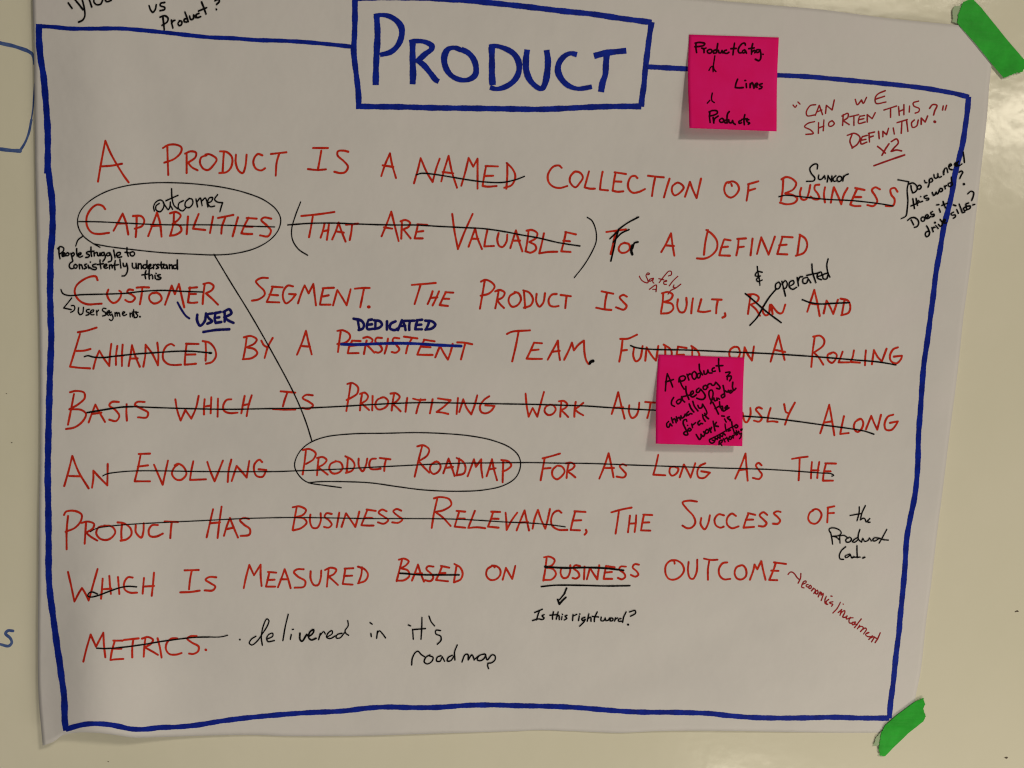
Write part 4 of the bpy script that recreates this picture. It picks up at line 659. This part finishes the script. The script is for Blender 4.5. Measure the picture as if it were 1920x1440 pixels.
NOTE_LOWER = """
#note 2.9 handwritten_word | A product
@1220,660,9.6 300 390 280 520 265 700; 300 390 350 500 398 630; 270 540 412 495; 520 480 560 600 605 668; 510 540 520 460 590 430 628 460 600 510 530 530; 655 400 690 505; 668 430 700 395 725 400; 790 350 752 380 752 460 790 490 825 450 820 380 790 350; 875 220 885 330 935 412; 892 380 845 400 850 465 880 460 898 400; 958 340 970 400 1010 390 1030 322 / 1050 375 1105 378; 1145 285 1112 300 1115 350 1165 343; 1225 120 1225 230 1245 350; 1180 250 1302 245
#note 2.9 handwritten_word | is
1350 370 1432 362 1400 410 1372 440; 1378 440 1380 500; 1388 440 1445 432 1452 470 1422 520
#note 2.9 handwritten_word | category
415 820 380 880 380 950 432 980; 570 850 500 860 465 900 490 935 540 900 560 800 / 580 870 612 900; 635 620 640 720 690 852; 560 810 720 770; 722 775 770 740 760 700 725 730 722 790 760 810 822 770; 870 650 830 680 830 730 870 720 900 670 / 960 740 985 800 950 850 880 850 830 830; 990 600 950 620 955 670 1000 670 1020 620 990 600; 1030 640 1030 595 1060 572 1090 575; 1090 575 1112 602 1150 590 1172 545 / 1205 575 1252 640 1240 665 1190 655
#note 2.9 handwritten_word | funded
1125 830 1090 870 1050 770 1060 700 1100 685 1125 740 1105 850 1080 930; 1140 830 1150 878 1185 870 1192 828; 1195 870 1212 832 1240 850; 1305 605 1325 700 1335 795; 1310 760 1272 785 1290 825 1332 800; 1345 700 1385 722 1400 690; 1400 720 1440 700; 1480 545 1475 640 1500 690 1535 655; 1450 690 1412 710 1440 740 1482 700
#note 2.9 handwritten_word | annually
325 1250 290 1290 300 1350 330 1350 352 1290 / 385 1330; 375 1182 402 1275; 393 1232 430 1200 460 1272; 462 1165 482 1240; 475 1205 515 1178 538 1222; 545 1150 560 1190 600 1170 622 1120 / 645 1150; 685 1070 650 1110 670 1140 712 1108 / 745 1115; 695 935 730 1020 778 1080; 760 890 790 980 852 1060; 850 960 875 1010 920 1000 935 940 / 1000 1050 1012 1110 970 1142
#note 2.9 handwritten_word | for all the
@1220,720,9.6 652 672 640 640 600 650 585 700 620 790 650 850 670 910 630 920 595 890 620 860 700 840; 692 800 668 830 700 850 732 820 700 795; 740 720 755 785; 752 745 810 697; 665 745 667 747; 885 660 850 700 870 740 902 710 / 938 715; 935 550 950 620 985 670; 975 530 1000 590 1042 625
1120 330 1170 430 1222 540; 1160 442 1235 400; 1240 320 1250 400 1290 480; 1250 420 1290 400 1310 490 1350 470; 1345 420 1380 390 1375 440 1340 420 1355 460 1410 430
#note 2.9 handwritten_word | work is
1330 630 1360 685; 1280 575 1325 580; 1418 590 1380 605 1400 630 1442 645 1430 660; 820 910 850 960 880 1000 910 960 905 905 / 945 945 975 900 955 860; 1012 820 985 850 1000 890 1040 870 1040 830 1010 820; 1060 800 1088 872; 1072 835 1098 782; 1125 670 1140 750 1160 842; 1185 690 1142 750 / 1218 765
#note 2.6 handwritten_word | crossed out word above the last line
1095 985 1060 1000 1070 1050 1110 1065 1152 1040; 1060 1000 1200 930 1340 850 1400 810 1500 760; 1110 1010 1160 1020 1160 970 1200 1000 1210 950 1250 980 1250 920 1290 950 1310 890 1345 920; 1340 720 1350 800 1372 850; 1372 830 1420 800 1400 850 1440 830; 1460 680 1470 760 1502 860; 1540 730 1510 760 1540 790 1572 760 1540 730
#note 2.6 handwritten_word | prioritize
1230 1095 1240 1030 1290 1010 1282 1050 1250 1068 / 1282 1108; 1310 985 1340 1042; 1320 1005 1352 980; 1370 960 1402 1030; 1425 945 1410 985 1440 998 1462 960 1430 945; 1472 930 1492 972; 1482 948 1505 918; 1520 880 1542 922; 1542 840 1562 912; 1502 885 1592 862; 1580 850 1600 900 1635 885 / 1622 960 1600 985; 1630 840 1650 810 1625 820
"""

# ---------------------------------------------------------------- the board
def px_world(px, py):
    x, z = plane_xy(np.array([float(px)]), np.array([float(py)]))
    return x[0], z[0]


bx0, bx1, bz0, bz1, bt = -1.35, 1.45, -0.80, 0.85, 0.018
vv = [(bx0, 0, bz0), (bx1, 0, bz0), (bx1, 0, bz1), (bx0, 0, bz1), (bx0, bt, bz0), (bx1, bt, bz0), (bx1, bt, bz1), (bx0, bt, bz1)]
ff = [(0, 1, 2, 3), (5, 4, 7, 6), (4, 5, 1, 0), (3, 2, 6, 7), (4, 0, 3, 7), (1, 5, 6, 2)]
board = mesh_obj("whiteboard", vv, ff, m_board)
tag(board, "glossy cream whiteboard behind the taped paper sheet with faint blue marker drawing", "whiteboard", kind="structure")
for wd in parse(BOARD_TEXT):
    o = stroke_geo(wd['st'], lambda x, z: 0 * x, 0.00012, wd['name'], INK[wd['col']], board)
    o['label'] = wd['text'] if len(wd['text']) > 1 else "blue marker letter s left of the sheet"
specks = [(1907, 1146, 2.4), (1904, 1147, 1.3), (1887, 1421, 2.6), (203, 1428, 1.2), (22, 830, 1.2), (12, 738, 1.0)]
for (sx, sy, r) in specks:
    m = 9
    a = np.arange(m) * 2 * math.pi / m
    rr = r * (0.7 + 0.5 * rng.random(m))
    pts = hit(sx + rr * np.cos(a) * 1.3, sy + rr * np.sin(a) * 0.7, lambda x, z: 0 * x + 0.0002)
    mesh_obj("dirt_speck", pts, [tuple(range(m))[::-1]], m_spot, board)

# ---------------------------------------------------------------- the paper sheet
left_e = [(60, -129), (61, 0), (64, 120), (65, 220), (67, 350), (71, 500), (74, 620), (75, 700), (75, 850), (73, 960), (72, 1080), (71, 1200), (72, 1300), (80, 1398)]
right_e = [(1862, 53), (1860, 112), (1855, 160), (1850, 225), (1840, 314), (1830, 405), (1822, 480), (1812, 555), (1807, 590), (1795, 702), (1782, 802), (1770, 900), (1757, 1000), (1747, 1087), (1737, 1162), (1726, 1260), (1717, 1305), (1706, 1373)]
top_e = [(60, -129), (500, -84), (900, -44), (1335, 0), (1440, 9), (1540, 18), (1665, 34), (1765, 44), (1862, 53)]
bot_e = [(80, 1398), (100, 1391), (117, 1379), (140, 1374), (180, 1374), (215, 1378), (250, 1383), (300, 1382), (400, 1379), (480, 1378), (530, 1380), (660, 1380), (770, 1377), (830, 1375), (960, 1371), (1010, 1369), (1080, 1371), (1160, 1374), (1230, 1371), (1300, 1370), (1400, 1371), (1500, 1373), (1610, 1374), (1706, 1373)]


def resample(P, n):
    Q = catmull(P, 3.0)
    s = np.concatenate([[0], np.cumsum(np.linalg.norm(np.diff(Q, axis=0), axis=1))])
    t = np.linspace(0, s[-1], n)
    return np.stack([np.interp(t, s, Q[:, 0]), np.interp(t, s, Q[:, 1])], 1)


NU, NV = 230, 180
eT, eB, eL, eR = resample(top_e, NU), resample(bot_e, NU), resample(left_e, NV), resample(right_e, NV)
U = np.linspace(0, 1, NU)[None, :, None]; Vv = np.linspace(0, 1, NV)[:, None, None]
G = (1 - Vv) * eT[None] + Vv * eB[None] + (1 - U) * eL[:, None] + U * eR[:, None] \
    - ((1 - U) * (1 - Vv) * eT[0] + U * (1 - Vv) * eT[-1] + (1 - U) * Vv * eB[0] + U * Vv * eB[-1])
P = hit(G[..., 0].ravel(), G[..., 1].ravel(), sheet_h)
faces = []
for j in range(NV - 1):
    for i in range(NU - 1):
        a = j * NU + i
        faces.append((a, a + NU, a + NU + 1, a + 1))
sheet = mesh_obj("paper_sheet", P, faces, m_paper, smooth=True)
sm = sheet.modifiers.new("thickness", 'SOLIDIFY'); sm.thickness = 0.00018; sm.offset = -1
tag(sheet, "large white flip chart sheet headed PRODUCT, filled with red handwriting inside a blue border", "paper sheet")
COLN = {'red': 'red', 'dred': 'crimson', 'black': 'black', 'blue': 'blue', 'navy': 'dark blue', 'note': 'black'}
LAY = {'red': 0.00010, 'dred': 0.00010, 'blue': 0.00016, 'navy': 0.00022, 'black': 0.00034, 'note': 0.00012}
for i, wd in enumerate(parse(SHEET_TEXT)):
    lift = LAY[wd['col']] + (i % 3) * 2e-5
    if wd['name'] == 'strike_line' and wd['col'] == 'blue': lift = 0.00026
    o = stroke_geo(wd['st'], sheet_h, lift, wd['name'], INK[wd['col']], sheet, {'red': 1.13, 'dred': 1.15}.get(wd['col'], 1.0))
    t = wd['text']
    if wd['name'] == 'handwritten_word': t = "%s handwriting reading %s" % (COLN[wd['col']], wd['text'])
    if wd['name'] == 'title_word': t = "large blue title reading PRODUCT"
    o['label'] = t


# ---------------------------------------------------------------- sticky notes
def sticky(corners, mids, lift, curl, text, label):
    TL, TR, BR, BL = corners
    ztop = plane_xy(np.array([(TL[0] + TR[0]) / 2]), np.array([(TL[1] + TR[1]) / 2]))[1][0]
    zbot = plane_xy(np.array([(BL[0] + BR[0]) / 2]), np.array([(BL[1] + BR[1]) / 2]))[1][0]
    xa = plane_xy(np.array([(TL[0] + BL[0]) / 2]), np.array([(TL[1] + BL[1]) / 2]))[0][0]
    xb = plane_xy(np.array([(TR[0] + BR[0]) / 2]), np.array([(TR[1] + BR[1]) / 2]))[0][0]

    def dep(x, z):
        v = np.clip((ztop - z) / (ztop - zbot), 0, 1.1)
        u = np.clip((x - xa) / (xb - xa), -0.1, 1.1)
        return sheet_h(x, z) + 0.0006 + lift * np.clip((v - 0.12) / 0.88, 0, 1.2) ** 1.35 * (1 - curl * u) + 0.0006 * v * np.sin(math.pi * u)
    n = 28
    L = resample([TL, mids[0], BL], n); Rr = resample([TR, mids[1], BR], n)
    u = np.linspace(0, 1, n)[None, :, None]
    Gd = L[:, None] * (1 - u) + Rr[:, None] * u
    Pn = hit(Gd[..., 0].ravel(), Gd[..., 1].ravel(), dep)
    fs = [(j * n + i, (j + 1) * n + i, (j + 1) * n + i + 1, j * n + i + 1) for j in range(n - 1) for i in range(n - 1)]
    note = mesh_obj("sticky_note", Pn, fs, m_note, smooth=True)
    so = note.modifiers.new("thickness", 'SOLIDIFY'); so.thickness = 0.00014; so.offset = -1
    tag(note, label, "sticky note", "pink sticky notes stuck on the sheet")
    for i, wd in enumerate(parse(text)):
        o = stroke_geo(wd['st'], dep, 0.00012 + (i % 3) * 2e-5, wd['name'], INK[wd['col']], note, 1.12)
        o['label'] = wd['text'] if wd['name'] != 'handwritten_word' else "black handwriting reading " + wd['text']
    return note


sticky([(1292.3, 64.7), (1460.3, 70.2), (1456.2, 246.3), (1292.6, 240.0)], [(1289.8, 130), (1457.0, 150)], 0.0085, 0.25, NOTE_UPPER,
       "upper pink sticky note reading Product Categ., Lines, Products beside the title box")
sticky([(1234.6, 664.7), (1395.6, 670.4), (1392.0, 836.7), (1229.4, 832.0)], [(1230.4, 740), (1392.8, 745)], 0.0095, 0.15, NOTE_LOWER,
       "lower pink sticky note covering part of a struck-out red word, crammed with black handwriting")


# ---------------------------------------------------------------- tape
def poly_piece(name, outline, mat, depth, thick, parent=None, rag=0.0, torn=()):
    Q = []
    n = len(outline)
    for i in range(n):
        a, c = np.array(outline[i], float), np.array(outline[(i + 1) % n], float)
        k = max(2, int(np.linalg.norm(c - a) / (2.0 if i in torn else 8.0)))
        for t in np.arange(k) / k:
            q = a + (c - a) * t
            j = rag if i in torn else rag * 0.12
            Q.append(q + rng.normal(0, j, 2))
    Q = np.array(Q)
    m = len(Q)
    front = hit(Q[:, 0], Q[:, 1], depth)
    back = front.copy(); back[:, 1] += thick
    V = np.vstack([front, back])
    F_ = [tuple(range(m))[::-1], tuple(range(m, 2 * m))] + [(i, (i + 1) % m, m + (i + 1) % m, m + i) for i in range(m)]
    return mesh_obj(name, V, F_, mat, parent)


def tl(pts, ox, oy): return [(ox + a / 4, oy + c / 4) for a, c in pts]


tape_depth = lambda x, z: 0 * x + 0.0017
o = poly_piece("tape_strip", tl([(1418, 172), (1432, 100), (1462, 18), (1500, 2), (1536, -8), (1600, 58), (1780, 282), (1925, 452), (1935, 500), (1905, 540), (1850, 552), (1800, 575), (1768, 584), (1735, 545), (1680, 480), (1560, 330)], 1440, 0), m_tape, tape_depth, 0.00016, rag=0.7, torn=(0, 1, 2, 3, 7, 8, 9, 10, 11))
tag(o, "green tape strip across the top right corner of the sheet", "tape", "green tape strips")
poly_piece("torn_end", tl([(1384, 160), (1386, 72), (1400, 50), (1450, 38), (1470, 30), (1445, 165), (1420, 178)], 1440, 0), m_torn, lambda x, z: 0 * x + 0.0012, 0.0001, o, rag=0.5, torn=(0, 1, 2, 3))
o = poly_piece("tape_strip", tl([(1092, 952), (1130, 930), (1168, 914), (1175, 960), (1168, 1020), (1184, 1050), (1168, 1088), (1050, 1182), (940, 1288), (882, 1350), (842, 1350), (832, 1290), (850, 1180), (880, 1120), (960, 1050)], 1440, 1080), m_tape, tape_depth, 0.00016, rag=0.7, torn=(1, 2, 3, 4, 5, 9, 10, 11, 12))
tag(o, "green tape strip across the bottom right corner of the sheet", "tape", "green tape strips")
poly_piece("torn_end", tl([(788, 1275), (810, 1215), (850, 1162), (870, 1170), (850, 1262), (825, 1272)], 1440, 1080), m_torn, lambda x, z: 0 * x + 0.0012, 0.0001, o, rag=0.5, torn=(0, 1))
